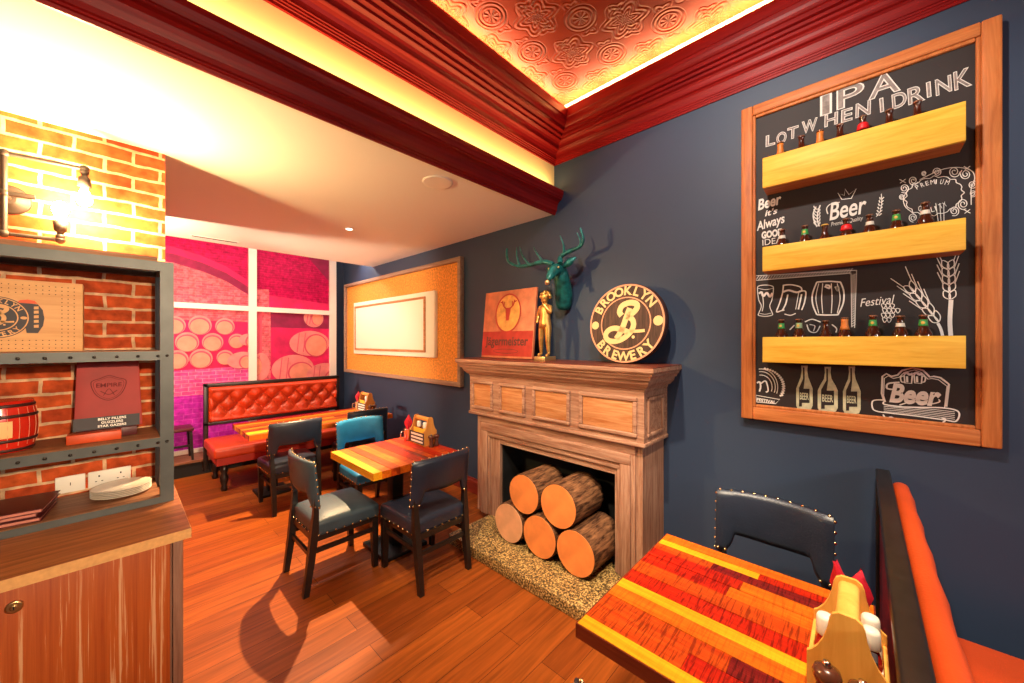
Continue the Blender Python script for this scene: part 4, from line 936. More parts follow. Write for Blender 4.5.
chalk_done('chalk_badge')

# pine bottle boxes and bottles
LV = {'top': (2.515, 2.685), 'middle': (2.045, 2.183), 'lowest': (1.533, 1.675)}
for nm, (z0, z1) in LV.items():
    t = thing('bottle_shelf', f'yellow pine trough shelf on the chalkboard, the {nm} of the three', 'shelf', (2.58, 0.04, z0), 'pine trough shelves on the chalkboard')
    build('front_board', MB().rbox(2.500, 2.518, -0.328, 0.407, z0, z1, 0.002, 1, seg=1), M['pine'], t)
    build('bottom_board', MB().box(2.518, 2.642, -0.328, 0.407, z0, z0 + 0.014), M['frameorh'], t)
    for y in (-0.328, 0.393): build('end_board', MB().box(2.518, 2.642, y, y + 0.014, z0 + 0.014, z1 - 0.03), M['pine'], t)
labmat = {}
def lab(nm, col):
    if nm not in labmat: labmat[nm] = plain('neck_label_' + nm, col, 0.45, var=0.15, scale=60)
    return labmat[nm]
LB = {'orange': (0.70, 0.20, 0.03), 'plain': None, 'red': (0.70, 0.01, 0.015), 'white': (0.72, 0.64, 0.55), 'green': (0.04, 0.30, 0.06), 'gold': (0.75, 0.45, 0.08), 'greenwhite': (0.30, 0.42, 0.22)}
BT = {'top': ([781, 802, 820.6, 840.6, 863.5, 890, 918], ['orange', 'plain', 'orange', 'plain', 'red', 'plain', 'plain']),
      'middle': ([782.7, 805.5, 825.5, 847, 870.5, 897, 926], ['white', 'green', 'gold', 'red', 'white', 'green', 'white']),
      'lowest': ([782, 799.6, 826.3, 845.3, 873.5, 901, 924], ['green', 'greenwhite', 'plain', 'orange', 'green', 'white', 'green'])}
WORD = ['leftmost', 'second from left', 'third from left', 'in the middle', 'third from right', 'second from right', 'rightmost']
LOOK = {'orange': 'brown bottle with orange foil neck', 'plain': 'brown bottle with bare neck', 'red': 'brown bottle with bright red neck label', 'white': 'brown bottle with white neck label', 'green': 'brown bottle with green neck label', 'gold': 'brown bottle with gold rim', 'greenwhite': 'brown bottle with pale green neck label'}
TALL = {('middle', 6): 0.014, ('middle', 2): -0.012, ('top', 4): 0.008, ('lowest', 2): -0.012, ('lowest', 4): 0.006}
for nm, (xs, kinds) in BT.items():
    zb = LV[nm][0] + 0.0142
    top_z = {'top': 0.252, 'middle': 0.226, 'lowest': 0.228}[nm]
    for i, (px, kd) in enumerate(zip(xs, kinds)):
        y = 2.75 * (862 - px) / (px - 116); h = top_z + TALL.get((nm, i), 0)
        o = (2.583, y, zb)
        t = thing('beer_bottle', f'{LOOK[kd]}, {WORD[i]} on the {nm} chalkboard shelf', 'bottle', o, 'beer bottles on the chalkboard shelves')
        z = lambda f: f * h
        pr = [(0.026, 0), (0.030, 0.004), (0.030, z(.58)), (0.028, z(.63)), (0.020, z(.71)), (0.0145, z(.79)), (0.0128, z(.88)), (0.0125, z(.95)), (0.0142, z(.955)), (0.0142, z(.975))]
        build('glass', MB().lathe(pr, o, 16), M['bottle'], t)
        build('cap', MB().lathe([(0.0160, z(.968)), (0.0162, z(.985)), (0.0130, z(1.0))], o, 16), lab('gold', LB['gold']) if kd == 'gold' else M['cap'], t)
        if LB[kd] and kd != 'gold':
            hi_, lo_ = (.955, .72) if kd in ('orange',) else ((.90, .77) if kd != 'white' else (.84, .76))
            def rad(f):
                for (a, b), (c_, d_) in zip(pr[:-1], pr[1:]):
                    if b <= f * h <= d_: return a + (c_ - a) * (f * h - b) / max(1e-6, d_ - b)
                return 0.014
            if kd == 'red': hi_, lo_ = .86, .72
            fs_ = [lo_ + (hi_ - lo_) * k / 5 for k in range(6)]
            build('neck_label', MB().lathe([(rad(f) + 0.0012 + (0.006 if kd == 'red' and 0 < k < 5 else 0), z(f)) for k, f in enumerate(fs_)], o, 16), lab(kd, LB[kd]), t)
            if kd in ('green', 'greenwhite'): e_ = MB(); e_.ball((o[0] - rad(.83) - 0.001, o[1] + 0.002, zb + z(.835)), 0.007, 0, 8, 5, (0.3, 1, 1)); build('emblem', e_, lab('gold', LB['gold']), t)

# cork board with the pale panel
ck = thing('framed_cork_board', 'long orange cork board in grey wooden frame on the blue wall left of the fireplace', 'board', (W, 4.8, 1.87))
cy0, cy1, cz0, cz1 = 3.25, 6.33, 1.14, 2.60
build('cork_sheet', MB().box(2.655, W, cy0 + 0.02, cy1 - 0.02, cz0 + 0.02, cz1 - 0.02), M['cork'], ck)
for (a, b, c_, d_) in ((cy0, cy0 + 0.05, cz0, cz1), (cy1 - 0.05, cy1, cz0, cz1), (cy0 + 0.05, cy1 - 0.05, cz0, cz0 + 0.05), (cy0 + 0.05, cy1 - 0.05, cz1 - 0.05, cz1)):
    build('frame_side', MB().rbox(2.615, W, a, b, c_, d_, 0.008, 1, seg=2), M['greyframe'], ck)
pp = thing('white_panel', 'blank cream framed panel mounted on the orange cork board', 'panel', (2.64, 4.8, 1.87))
build('back_plate', MB().rbox(2.605, 2.6545, 3.72, 5.92, 1.455, 2.262, 0.006, 1, seg=2), M['cream'], pp)
mb = MB()
for (a, b, c_, d_) in ((3.90, 3.93, 1.515, 2.205), (5.83, 5.86, 1.515, 2.205), (3.93, 5.83, 1.515, 1.545), (3.93, 5.83, 2.175, 2.205)): mb.rbox(2.588, 2.606, a, b, c_, d_, 0.005, 1, seg=2)
build('raised_bead', mb, M['mantelp'], pp)
build('centre_panel', MB().rbox(2.597, 2.606, 3.93, 5.83, 1.545, 2.175, 0.003, 1, seg=2), M['cream'], pp)

# ------------------------------------------------------------------ chairs
def studs(pts, r=0.0075):
    mb = MB()
    for p in pts: mb.ball(p, r, 0, 6, 4)
    return mb
def make_chair(label, leather):
    t = thing('dining_chair', label, 'chair', (0, 0, 0), 'studded leather dining chairs')
    def sf(u, v, ww, p):       # seat narrower at the back
        p[0] *= 1 - 0.07 * (1 - (p[1] + 0.21) / 0.44); return p
    seat = build('seat', MB().rbox(-0.235, 0.235, -0.215, 0.23, 0.365, 0.462, 0.024, 5, 0.030, fn=sf), leather, t)
    P = []
    for k in range(9): x = -0.21 + 0.0525 * k; P += [(x, 0.2315, 0.380)]
    for k in range(8):
        y = -0.19 + 0.055 * k; wx = 0.236 * (1 - 0.07 * (1 - (y + 0.21) / 0.44)); P += [(wx, y, 0.380), (-wx, y, 0.380)]
    for k in range(7): P += [(-0.18 + 0.06 * k, -0.2165, 0.380)]
    build('nailhead_trim', studs(P), M['stud'], seat)
    # backrest: bowed panel with two hanging sides
    nu, nv = 22, 8
    def pt(u, v, side):
        au = abs(u)
        top = 0.872 - 0.010 * u * u
        low = 0.655 - 0.012 * (1 - au) if au < 0.66 else (0.655 - (0.655 - 0.555) * min(1, (au - 0.66) / 0.14) ** 0.5)
        z = low + (top - low) * v
        lean = -0.030 * (z - 0.55) / 0.32
        bow = 0.045 * u * u
        th = 0.024 * min(1, 6 * (1 - au) + 0.35) * (0.55 + 0.45 * math.sin(math.pi * min(max(v, 0.0), 1)) ** 0.5)
        return (0.238 * u, -0.235 + lean + bow + side * th, z)
    us = sorted(set([-1 + 2 * k / nu for k in range(nu + 1)] + [-0.665, 0.665, -0.70, 0.70, -0.985, 0.985]))
    vs = []; fs = []; nu = len(us) - 1
    for side in (1, -1):
        for i in range(nu + 1):
            for j in range(nv + 1): vs.append(pt(us[i], j / nv, side))
    N = (nu + 1) * (nv + 1); I = lambda s_, i, j: s_ * N + i * (nv + 1) + j
    for i in range(nu):
        for j in range(nv):
            fs += [(I(0, i, j), I(0, i + 1, j), I(0, i + 1, j + 1), I(0, i, j + 1)), (I(1, i, j), I(1, i, j + 1), I(1, i + 1, j + 1), I(1, i + 1, j))]
        fs += [(I(0, i, 0), I(1, i, 0), I(1, i + 1, 0), I(0, i + 1, 0)), (I(0, i, nv), I(0, i + 1, nv), I(1, i + 1, nv), I(1, i, nv))]
    for j in range(nv): fs += [(I(0, 0, j), I(0, 0, j + 1), I(1, 0, j + 1), I(1, 0, j)), (I(0, nu, j), I(1, nu, j), I(1, nu, j + 1), I(0, nu, j + 1))]
    back = build('backrest', MB().add(vs, fs, 0, True), leather, t)
    P = []
    for k in range(10):
        u = -0.93 + 0.2067 * k; a = pt(u, 1, 0.6); P += [(a[0], a[1], a[2] + 0.001)]
    for k in range(7):
        v = 0.04 + 0.150 * k
        for u in (-1, 1): a = pt(u, v, 0.0); P += [(a[0] + 0.001 * u, a[1], a[2])]
    for u in (-0.94, -0.80, 0.80, 0.94): a = pt(u, 0.05, 1.0); P += [(a[0], a[1], a[2])]; a = pt(u, 0.05, -1.0); P += [(a[0], a[1], a[2])]
    build('nailhead_trim', studs(P), M['stud'], back)
    for s__ in (-1, 1):
        build('leg', MB().beam([((s__ * 0.205, 0.205, 0), 0.017, 0.017), ((s__ * 0.205, 0.198, 0.30), 0.023, 0.023), ((s__ * 0.205, 0.197, 0.366), 0.024, 0.024)]), M['dark'], t)
        build('leg', MB().beam([((s__ * 0.200, -0.262, 0), 0.016, 0.018), ((s__ * 0.200, -0.232, 0.22), 0.020, 0.022), ((s__ * 0.204, -0.212, 0.40), 0.021, 0.023), ((s__ * 0.208, -0.205, 0.52), 0.017, 0.017), ((s__ * 0.211, -0.205, 0.66), 0.013, 0.012)]), M['dark'], t)
        build('side_stretcher', MB().box(s__ * 0.205 - 0.009, s__ * 0.205 + 0.009, -0.226, 0.19, 0.262, 0.290), M['dark'], t)
    build('cross_stretcher', MB().box(-0.197, 0.197, -0.235, -0.217, 0.235, 0.262), M['dark'], t)
    build('seat_rail', MB().box(-0.19, 0.19, 0.185, 0.205, 0.335, 0.376).box(-0.19, 0.19, -0.222, -0.205, 0.335, 0.376).box(-0.212, -0.197, -0.20, 0.185, 0.335, 0.376).box(0.197, 0.212, -0.20, 0.185, 0.335, 0.376), M['dark'], t)
    return t
ch_a = make_chair('grey-blue studded leather chair left of the square table, its side to the camera', M['teal'])
ch_a.location = (1.10, 2.815, 0); ch_a.rotation_euler = (0, 0, R(-90))
ch_b = make_chair('dark navy studded leather chair with its back to us beside the granite hearth', M['navy'])
ch_b.location = (1.555, 2.345, 0); ch_b.rotation_euler = (0, 0, R(0))
ch_c = make_chair('bright blue leather chair facing us behind the square table', M['sky'])
ch_c.location = (1.70, 3.49, 0); ch_c.rotation_euler = (0, 0, R(180))
copy_tree(ch_b, (1.225, 4.30, 0), R(0), 'dark navy leather chair at the left half of the bench table, its back to us')
copy_tree(ch_b, (1.99, 4.355, 0), R(0), 'dark leather chair mostly hidden behind the bright blue chair')
copy_tree(ch_b, (1.98, 0.325, 0), R(90), 'dark navy leather chair between the front plank table and the blue wall')
copy_tree(ch_b, (0.955, 0.25, 0), R(-90), 'chair left of the front plank table, only its back corner in view')

# ------------------------------------------------------------------ tables
def table(name, label, x0, x1, y0, y1, th, rows, seed, seq=None, base=(0.0, 0.185), cols=(0.0,), band=None, long=(0.28, 0.75), along='y'):
    y0_ = y0
    rnd = random.Random(seed)
    t = thing(name, label, 'table', ((x0 + x1) / 2, (y0 + y1) / 2, 0))
    mb = MB(); z1 = 0.76; z0 = z1 - th
    X0, X1, Y0, Y1 = x0, x1, y0, y1
    if along == 'x': x0, x1, y0, y1 = Y0, Y1, X0, X1      # rows run along x: swap while laying planks
    ws = [rnd.uniform(0.7, 1.4) for _ in range(rows)]; tot = sum(ws); x = x0; last = -1
    for r_, ww in enumerate(ws):
        w_ = (x1 - x0) * ww / tot; y = y0
        while y < y1 - 1e-6:
            L = rnd.uniform(*long)
            if y1 - (y + L) < 0.2: L = y1 - y
            c_ = seq[r_ % len(seq)] if seq and rnd.random() < 0.75 else rnd.choice([0, 0, 1, 2, 2, 3, 4, 4])
            if c_ == last: c_ = (c_ + rnd.choice([1, 2, 4])) % 5
            last = c_
            dz = rnd.uniform(-0.0008, 0.0008)
            q_ = (x + 0.0006, x + w_ - 0.0006, y + 0.0005, y + L - 0.0005)
            if along == 'x': q_ = (q_[2], q_[3], q_[0], q_[1])
            mb.box(*q_, z0, z1 + dz, c_); y += L
        x += w_
    x0, x1, y0, y1 = X0, X1, Y0, Y1
    build('tabletop', mb, TONES if along == 'y' else TONESX, t)
    if band: build('edge_band', MB().box(x0 - 0.004, x0, y0_ - 0.004, y1 + 0.004, z0, z1 - 0.001).box(x1, x1 + 0.004, y0_ - 0.004, y1 + 0.004, z0, z1 - 0.001).box(x0, x1, y0_ - 0.004, y0_, z0, z1 - 0.001).box(x0, x1, y1, y1 + 0.004, z0, z1 - 0.001), band, t)
    cx, cy = (x0 + x1) / 2, (y0 + y1) / 2
    dy, hp = base; cy += dy
    for dx in cols:
        px = cx + dx
        build('column', MB().rbox(px - 0.045, px + 0.045, cy - 0.045, cy + 0.045, 0.03, z0 - 0.012, 0.006, 1, seg=2).box(px - 0.16, px + 0.16, cy - 0.03, cy + 0.03, z0 - 0.014, z0 - 0.001).box(px - 0.03, px + 0.03, cy - 0.16, cy + 0.16, z0 - 0.014, z0 - 0.001), M['iron'], t)
        build('base_plate', MB().rbox(px - hp, px + hp, cy - hp, cy + hp, 0, 0.03, 0.008, 1, seg=2), M['iron'], t)
    return t
table('plank_table', 'front table of red, orange and yellow planks beside the red booth', 1.0, 1.747, -0.03, 0.655, 0.045, 12, 21, [1, 2, 3, 0, 1, 2, 4, 1, 0, 3, 2, 0], band=M['redband'])
table('square_table', 'square table of orange and red planks among blue leather chairs', 1.185, 1.915, 2.39, 3.12, 0.052, 11, 5, [1, 0, 4, 0, 4, 0, 2, 4, 0, 4, 2], long=(0.6, 1.4))
table('bench_table', 'long orange wooden table in front of the tufted red bench', 0.86, 2.33, 4.20, 4.95, 0.05, 12, 9, [0, 1, 0, 4, 0, 1, 4, 0], base=(0.15, 0.15), cols=(-0.42, 0.42), long=(0.9, 2.0), along='x')

# ------------------------------------------------------------------ bench at the window
bn = thing('tufted_bench', 'red orange bench with deep buttoned back under the pink printed window', 'bench', (1.52, 5.4, 0))
BX0, BX1 = 0.72, 2.31; BZ0, BZ1 = 0.63, 1.14; BY = 5.74
mb = MB()
mb.rbox(BX0, BX1, BY, BY + 0.06, BZ1 - 0.045, BZ1, 0.006, 1, seg=2).rbox(BX0, BX1, BY, BY + 0.06, BZ0, BZ0 + 0.04, 0.006, 1, seg=2)
mb.rbox(BX0, BX0 + 0.045, BY, BY + 0.06, 0.10, BZ1, 0.006, 1, seg=2).rbox(BX1 - 0.045, BX1, BY, BY + 0.06, 0.10, BZ1, 0.006, 1, seg=2)
build('back_frame', mb, M['dark'], bn)
def tuft(x0, x1, z0, z1, y, depth, nx, nz, rows=3, colw=None, res=(150, 44)):
    """button-tufted sheet facing -Y; returns mesh and button spots"""
    vs = []; fs = []; btn = []
    dx = (x1 - x0) / nx; dz = (z1 - z0) / (nz + 1)
    for j in range(res[1] + 1):
        for i in range(res[0] + 1):
            x = x0 + (x1 - x0) * i / res[0]; z = z0 + (z1 - z0) * j / res[1]
            a = (x - x0) / dx; b = (z - z0) / dz - 1
            p = (a + b) / 2; q_ = (a - b) / 2
            h = (abs(math.sin(math.pi * p) * math.sin(math.pi * q_)) + 1e-6) ** 0.33
            e = min(1, (x - x0) / 0.03, (x1 - x) / 0.03); ez = min(1, (z - z0) / 0.03, (z1 - z) / 0.03)
            inz = min(1, max(0, (z - z0) / dz - 0.35), max(0, (z1 - z) / dz - 0.35))
            h = 1 * (1 - inz) + h * inz
            vs.append((x, y - depth * h * math.sin(math.pi / 2 * max(0, min(e, ez))) ** 0.6, z))
    n = res[0] + 1
    for j in range(res[1]):
        for i in range(res[0]): fs.append((j * n + i, j * n + i + 1, (j + 1) * n + i + 1, (j + 1) * n + i))
    for r_ in range(nz):
        for k in range(nx + 1):
            if (k + r_) % 2 == 0 and 0 < k < nx: btn.append((x0 + k * dx, y - 0.012, z0 + (r_ + 1) * dz))
    return MB().add(vs, fs, 0, True), btn
mb, btn = tuft(BX0 + 0.045, BX1 - 0.045, BZ0 + 0.04, BZ1 - 0.045, BY + 0.012, 0.085, 16, 3)
mb.box(BX0 + 0.045, BX1 - 0.045, BY + 0.012, BY + 0.05, BZ0 + 0.04, BZ1 - 0.045)
bk = build('back_cushion', mb, M['benchred'], bn, recalc=False)
mb = MB()
for p in btn: mb.ball(p, 0.011, 0, 8, 5, (1, 0.6, 1))
build('buttons', mb, M['redseat'], bk)
build('seat', MB().rbox(BX0, BX1, 5.06, 5.76, 0.37, 0.485, 0.03, 4, 0.012), M['benchred'], bn)
build('seat_base', MB().box(BX0 + 0.03, BX1 - 0.03, 5.10, 5.74, 0.29, 0.37), M['redseat'], bn)
for x in (BX0 + 0.10, BX1 - 0.10):
    for y in (5.14, 5.68): build('leg', MB().lathe([(0.028, 0), (0.034, 0.03), (0.024, 0.06), (0.038, 0.11), (0.040, 0.15), (0.026, 0.19), (0.036, 0.22), (0.036, 0.29)], (x, y, 0), 14), M['dark'], bn)

# stool on the step
so = thing('stool', 'low dark wooden stool in front of the purple part of the printed window', 'stool', (0.49, 6.10, 0.19))
build('seat', MB().rbox(0.30, 0.66, 5.98, 6.30, 0.55, 0.59, 0.010, 1, seg=2), M['maroon'], so)
for (x, y) in ((0.33, 6.02), (0.63, 6.02), (0.33, 6.26), (0.63, 6.26)): build('leg', MB().beam([((x + (0.02 if x > 0.5 else -0.02), y, 0.19), 0.012, 0.012), ((x, y, 0.55), 0.015, 0.015)]), M['dark'], so)
build('stretcher', MB().box(0.33, 0.63, 6.01, 6.03, 0.36, 0.385), M['dark'], so)

# ------------------------------------------------------------------ booth on the right
bo = thing('booth', 'red leather booth with dark wooden back beside the front plank table', 'booth', (1.75, -0.3, 0))
YB = -0.052
mb = MB().rbox(0.86, 2.63, YB - 0.052, YB, 0.965, 1.012, 0.008, 1, seg=2)
mb.rbox(2.58, 2.63, YB - 0.052, YB, 0, 0.97, 0.008, 1, seg=2).rbox(0.86, 0.91, YB - 0.052, YB, 0, 0.97, 0.008, 1, seg=2).box(0.91, 2.58, YB - 0.05, YB - 0.002, 0, 0.10)
build('back_frame', mb, M['dark'], bo)
build('back_board', MB().box(0.91, 2.58, YB - 0.036, YB - 0.014, 0.10, 0.966), M['trim'], bo)
def cush(u, v, ww, p):
    # pad leaning out towards the seat, with soft vertical folds
    t_ = (1 - ww) / 2; fold = 0.005 * math.cos(p[0] * 22 + p[2] * 8) * max(0, -v) * min(1, 0.35 + 4 * t_)
    p[1] += (-0.055 * t_ + fold) * max(0, -v)
    return p
build('back_cushion', MB().rbox(0.92, 2.56, YB - 0.112, YB - 0.053, 0.42, 0.985, 0.028, 20, fn=cush), M['redleather'], bo)
build('seat', MB().rbox(0.90, 2.44, -0.86, YB - 0.055, 0.28, 0.41, 0.03, 4, 0.012), M['redleather'], bo)
build('seat_base', MB().box(0.93, 2.42, -0.82, YB - 0.056, 0, 0.28), M['dark'], bo)

# ------------------------------------------------------------------ sideboard, shelf unit
sb = thing('sideboard', 'limed red oak cabinet with a brass lock at the lower left', 'cabinet', (-0.5, 2.66, 0))
build('body', MB().box(-1.3, 0.205, 2.295, 3.07, 0, 0.75), M['stile'], sb)
dd = build('door', MB().rbox(-1.29, 0.168, 2.272, 2.296, 0.04, 0.745, 0.003, 1, seg=1), M['ceruse'], sb)
kn = MB().lathe([(0.022, 0.0), (0.022, -0.004), (0.017, -0.006)], (-0.256, 2.272, 0.674), 24, axis='y'); kn.lathe([(0.010, -0.006), (0.010, -0.010), (0.007, -0.011)], (-0.256, 2.272, 0.674), 16, axis='y')
kn.box(-0.2575, -0.2545, 2.259, 2.262, 0.668, 0.680, 1)
build('lock', kn, [M['brass'], M['black']], dd)
build('end_stile', MB().rbox(0.176, 0.212, 2.268, 2.297, 0, 0.748, 0.004, 1, seg=1), M['stile'], sb)
single('worktop', MB().box(-1.35, 0.236, 2.242, 3.078, 0.752, 0.795, 0).box(-1.35, 0.236, 2.240, 2.2425, 0.7515, 0.7945, 1).box(0.236, 0.2375, 2.240, 3.078, 0.7515, 0.7945, 1), [M['worktop'], M['edge']], 'long brown oak worktop with a pale front edge on the sideboard', 'worktop', (-0.5, 2.66, 0.75))

su = thing('shelf_unit', 'grey riveted steel shelf unit with wooden boards against the brick wall', 'shelf', (-0.4, 2.89, 0.795))
SX0, SX1, SY0, SY1 = -1.05, 0.214, 2.70, 3.07
for (x0, x1) in ((SX0, SX0 + 0.05), (SX1 - 0.054, SX1)):
    for (y0, y1) in ((SY0, SY0 + 0.045), (SY1 - 0.045, SY1)): build('post', MB().box(x0, x1, y0, y1, 0.796, 2.072), M['steelgrey'], su)
build('top_frame', MB().box(SX0, SX1, SY0 + 0.001, SY0 + 0.045, 2.022, 2.071).box(SX0, SX1, SY1 - 0.045, SY1 - 0.001, 2.03, 2.071).box(SX0 + 0.001, SX0 + 0.05, SY0 + 0.045, SY1 - 0.045, 2.03, 2.071).box(SX1 - 0.053, SX1 - 0.001, SY0 + 0.045, SY1 - 0.045, 2.03, 2.071), M['steelgrey'], su)
build('top_board', MB().box(SX0, 0.152, SY0 + 0.02, SY1, 2.073, 2.098), M['shelfwood'], su)
for zt in (1.602, 1.146, 0.832):
    bdz = build('shelf_board', MB().box(SX0 + 0.05, SX1 - 0.054, SY0 + 0.004, SY1 - 0.002, zt - 0.024, zt), M['shelfwood'], su)
    build('edge_angle', MB().box(SX0 + 0.05, SX1 - 0.0535, SY0 - 0.003, SY0 + 0.003, max(0.797, zt - 0.050), zt - 0.003), M['steelgrey'], bdz)
    if zt > 1:
        rv = MB()
        for k in range(10): rv.ball((0.172 - 0.0745 * k - 0.02, SY0 - 0.003, zt - 0.028), 0.0075, 0, 8, 5, (1, 0.6, 1))
        rv.ball((0.187, SY0 - 0.001, zt - 0.028), 0.0075, 0, 8, 5, (1, 0.6, 1))
        build('rivets', rv, M['rivet'], bdz)

# pale pegboard box with printed emblem
pg = thing('pegboard_box', 'pale plywood peg box printed with a brewery emblem on the upper shelf', 'box', (-0.36, 2.90, 1.6025))
build('box_body', MB().rbox(-0.60, -0.113, 2.85, 2.955, 1.6028, 1.938, 0.003, 1, seg=1), M['pegwood'], pg)
ho = MB(); cxl, czl = -0.371, 1.760
for i in range(24):
    for j in range(17):
        x = -0.59 + 0.0195 * i; z = 1.618 + 0.0185 * j
        if -0.49 < x < -0.19 and 1.655 < z < 1.872: continue
        if abs(x + 0.36) > 0.25: continue
        ho.cyl((x, 2.8495, z), (x, 2.8490, z), 0.0022, n=6)
build('peg_holes', ho, M['black'], pg)
em = MB(); disc2d(em, (0, 0), 0.095, None, 0, 48, 0.0004); ring2d(em, (0, 0), 0.0915, 0.0915, 0.004, 1, 48, 0.0008); ring2d(em, (0, 0), 0.062, 0.062, 0.004, 1, 48, 0.0008)
tt = MB(); arc_text(tt, 'BROOKLYN', 0.0665, 90, 0.026, 1, 0.0006, step=16); arc_text(tt, 'BREWERY', 0.0865, 270, 0.026, 1, 0.0006, inside=True, step=16); monogram(tt, 0.097, 1); disc2d(tt, (0.077, 0), 0.010, 0.007, 1, 16); disc2d(tt, (-0.077, 0), 0.010, 0.007, 1, 16)
em.merge(tt, lambda p: Vector((p.x, p.y, 0.001)))
# dark side panel with a red cap behind the ring
sd_ = [(0.085, -0.070), (0.118, -0.070), (0.133, -0.035), (0.137, 0.0), (0.132, 0.040), (0.118, 0.066), (0.066, 0.072)]
em.add([(x, y, 0.0002) for x, y in sd_], [list(range(len(sd_)))], 0)
rd_ = [(0.055, 0.070), (0.118, 0.068), (0.108, 0.082), (0.088, 0.087), (0.066, 0.082)]; em.add([(x, y, 0.0003) for x, y in rd_], [list(range(len(rd_)))], 2)
for i, y in enumerate((-0.045, -0.022, 0.0, 0.022, 0.042)): em.add([(0.106, y, 0.0006), (0.120, y + 0.001, 0.0006), (0.120, y + 0.015, 0.0006), (0.106, y + 0.013, 0.0006)], [(0, 1, 2, 3)], 1)
build('emblem', em.map(on_front(2.8495, cxl, czl)), [M['ink'], M['pegwood'], M['inkred']], pg, recalc=False)

# red leather menu stand
mn = thing('leather_menu_stand', 'upright red leather panel with embossed shield and dark text strip on the middle shelf', 'menu holder', (-0.02, 2.90, 1.19))
fr_ = on_front(2.875, -0.025, 1.197, 0.14)
def taper(p): k_ = 1 + 0.10 * (0.36 - p.y) / 0.36; return Vector((p.x * k_ + 0.006 * (0.36 - p.y), p.y, p.z))
build('panel', MB().rbox(-0.112, 0.112, 0.0, 0.352, -0.016, 0.0, 0.003, 6, fn=lambda u, v, w_, p: [p[0], p[1], p[2]]).map(taper).map(fr_), M['redpanel'], mn)
sh_ = MB(); out = [(-0.062, 0.245), (-0.03, 0.262), (0.0, 0.275), (0.03, 0.262), (0.062, 0.245), (0.056, 0.20), (0.036, 0.165), (0.0, 0.145), (-0.036, 0.165), (-0.056, 0.20)]
stroke2d(sh_, out, 0.004, 0, True); stroke2d(sh_, [(x * 0.87, (y - 0.21) * 0.87 + 0.21) for x, y in out], 0.002, 0, True)
sh_.merge(text2d('EMPIRE', 0.030, 0, 0.0005), lambda p: Vector((p.x, p.y + 0.215, 0))); stroke2d(sh_, [(-0.03, 0.195), (0.0, 0.175), (0.03, 0.195)], 0.004); stroke2d(sh_, [(-0.02, 0.17), (0, 0.205), (0.02, 0.17)], 0.003)
build('embossed_shield', sh_.map(lambda p: Vector((p.x, p.y, 0.0008))).map(fr_), M['redemb'], mn, recalc=False)
tx = MB(); tx.add([(-0.122, 0.0, 0.0012), (0.114, 0.0, 0.0012), (0.114, 0.062, 0.0012), (-0.122, 0.062, 0.0012)], [(0, 1, 2, 3)], 0)
for s__, z in (('BELLY FILLERS', 0.044), ('GUZZLERS', 0.026), ('STAR GAZERS', 0.008)): tx.merge(text2d(s__, 0.0165, 1, 0.0004), lambda p: Vector((p.x + 0.012, p.y + z, 0.002)))
build('text_strip', tx.map(fr_), [M['ink'], M['white']], mn, recalc=False)
single('wooden_block', MB().rbox(-0.165, 0.020, 2.795, 2.868, 1.1465, 1.192, 0.003, 1, seg=1), M['redblock'], 'small orange red wooden block in front of the leather menu stand', 'block', (-0.07, 2.83, 1.1465))
single('stand_rest', MB().rbox(-0.135, 0.080, 2.870, 2.955, 1.1465, 1.194, 0.003, 1, seg=1), M['maroon'], 'dark red wooden rest under the leather menu stand on the middle shelf', 'rest', (-0.03, 2.91, 1.1465))

# mini keg
kg = thing('mini_keg', 'glossy red miniature barrel with dark hoops at the left of the middle shelf', 'barrel', (-0.365, 2.88, 1.1465))
kc = (-0.365, 2.88, 1.1467); kr = lambda h: 0.096 + 0.016 * math.sin(math.pi * h / 0.232)
build('staves', MB().lathe([(kr(0.232 * k / 12), 0.232 * k / 12) for k in range(13)], kc, 40), M['kegred'], kg)
for h in (0.012, 0.055, 0.165, 0.212): build('hoop', MB().lathe([(kr(h - 0.006) + 0.001, h - 0.007), (kr(h) + 0.003, h), (kr(h + 0.006) + 0.001, h + 0.007)], kc, 40), M['signrim'], kg)
jl = MB()
for k in range(20): a = 2 * math.pi * k / 20; jl.tube([(kc[0] + (kr(h) + 0.0006) * math.cos(a), kc[1] + (kr(h) + 0.0006) * math.sin(a), kc[2] + h) for h in (0.03, 0.075, 0.115, 0.15, 0.20)], 0.0011, 5)
build('stave_joints', jl, M['signring'], kg)
lb = MB(); vs = []
for i in range(9):
    a = R(215 + i * 10)
    for j in range(7): h = 0.07 + j * 0.0125; vs.append((kc[0] + (kr(h) + 0.0015) * math.cos(a), kc[1] + (kr(h) + 0.0015) * math.sin(a), kc[2] + h))
lb.add(vs, [(i * 7 + j, i * 7 + j + 1, i * 7 + 8 + j, i * 7 + 7 + j) for i in range(8) for j in range(6)], 0, True)
build('paper_label', lb, M['signpaint'], kg, recalc=False)
build('bung', MB().cyl((kc[0] - 0.02, kc[1], kc[2] + 0.231), (kc[0] - 0.02, kc[1], kc[2] + 0.246), 0.016, 0.013), M['dark'], kg)

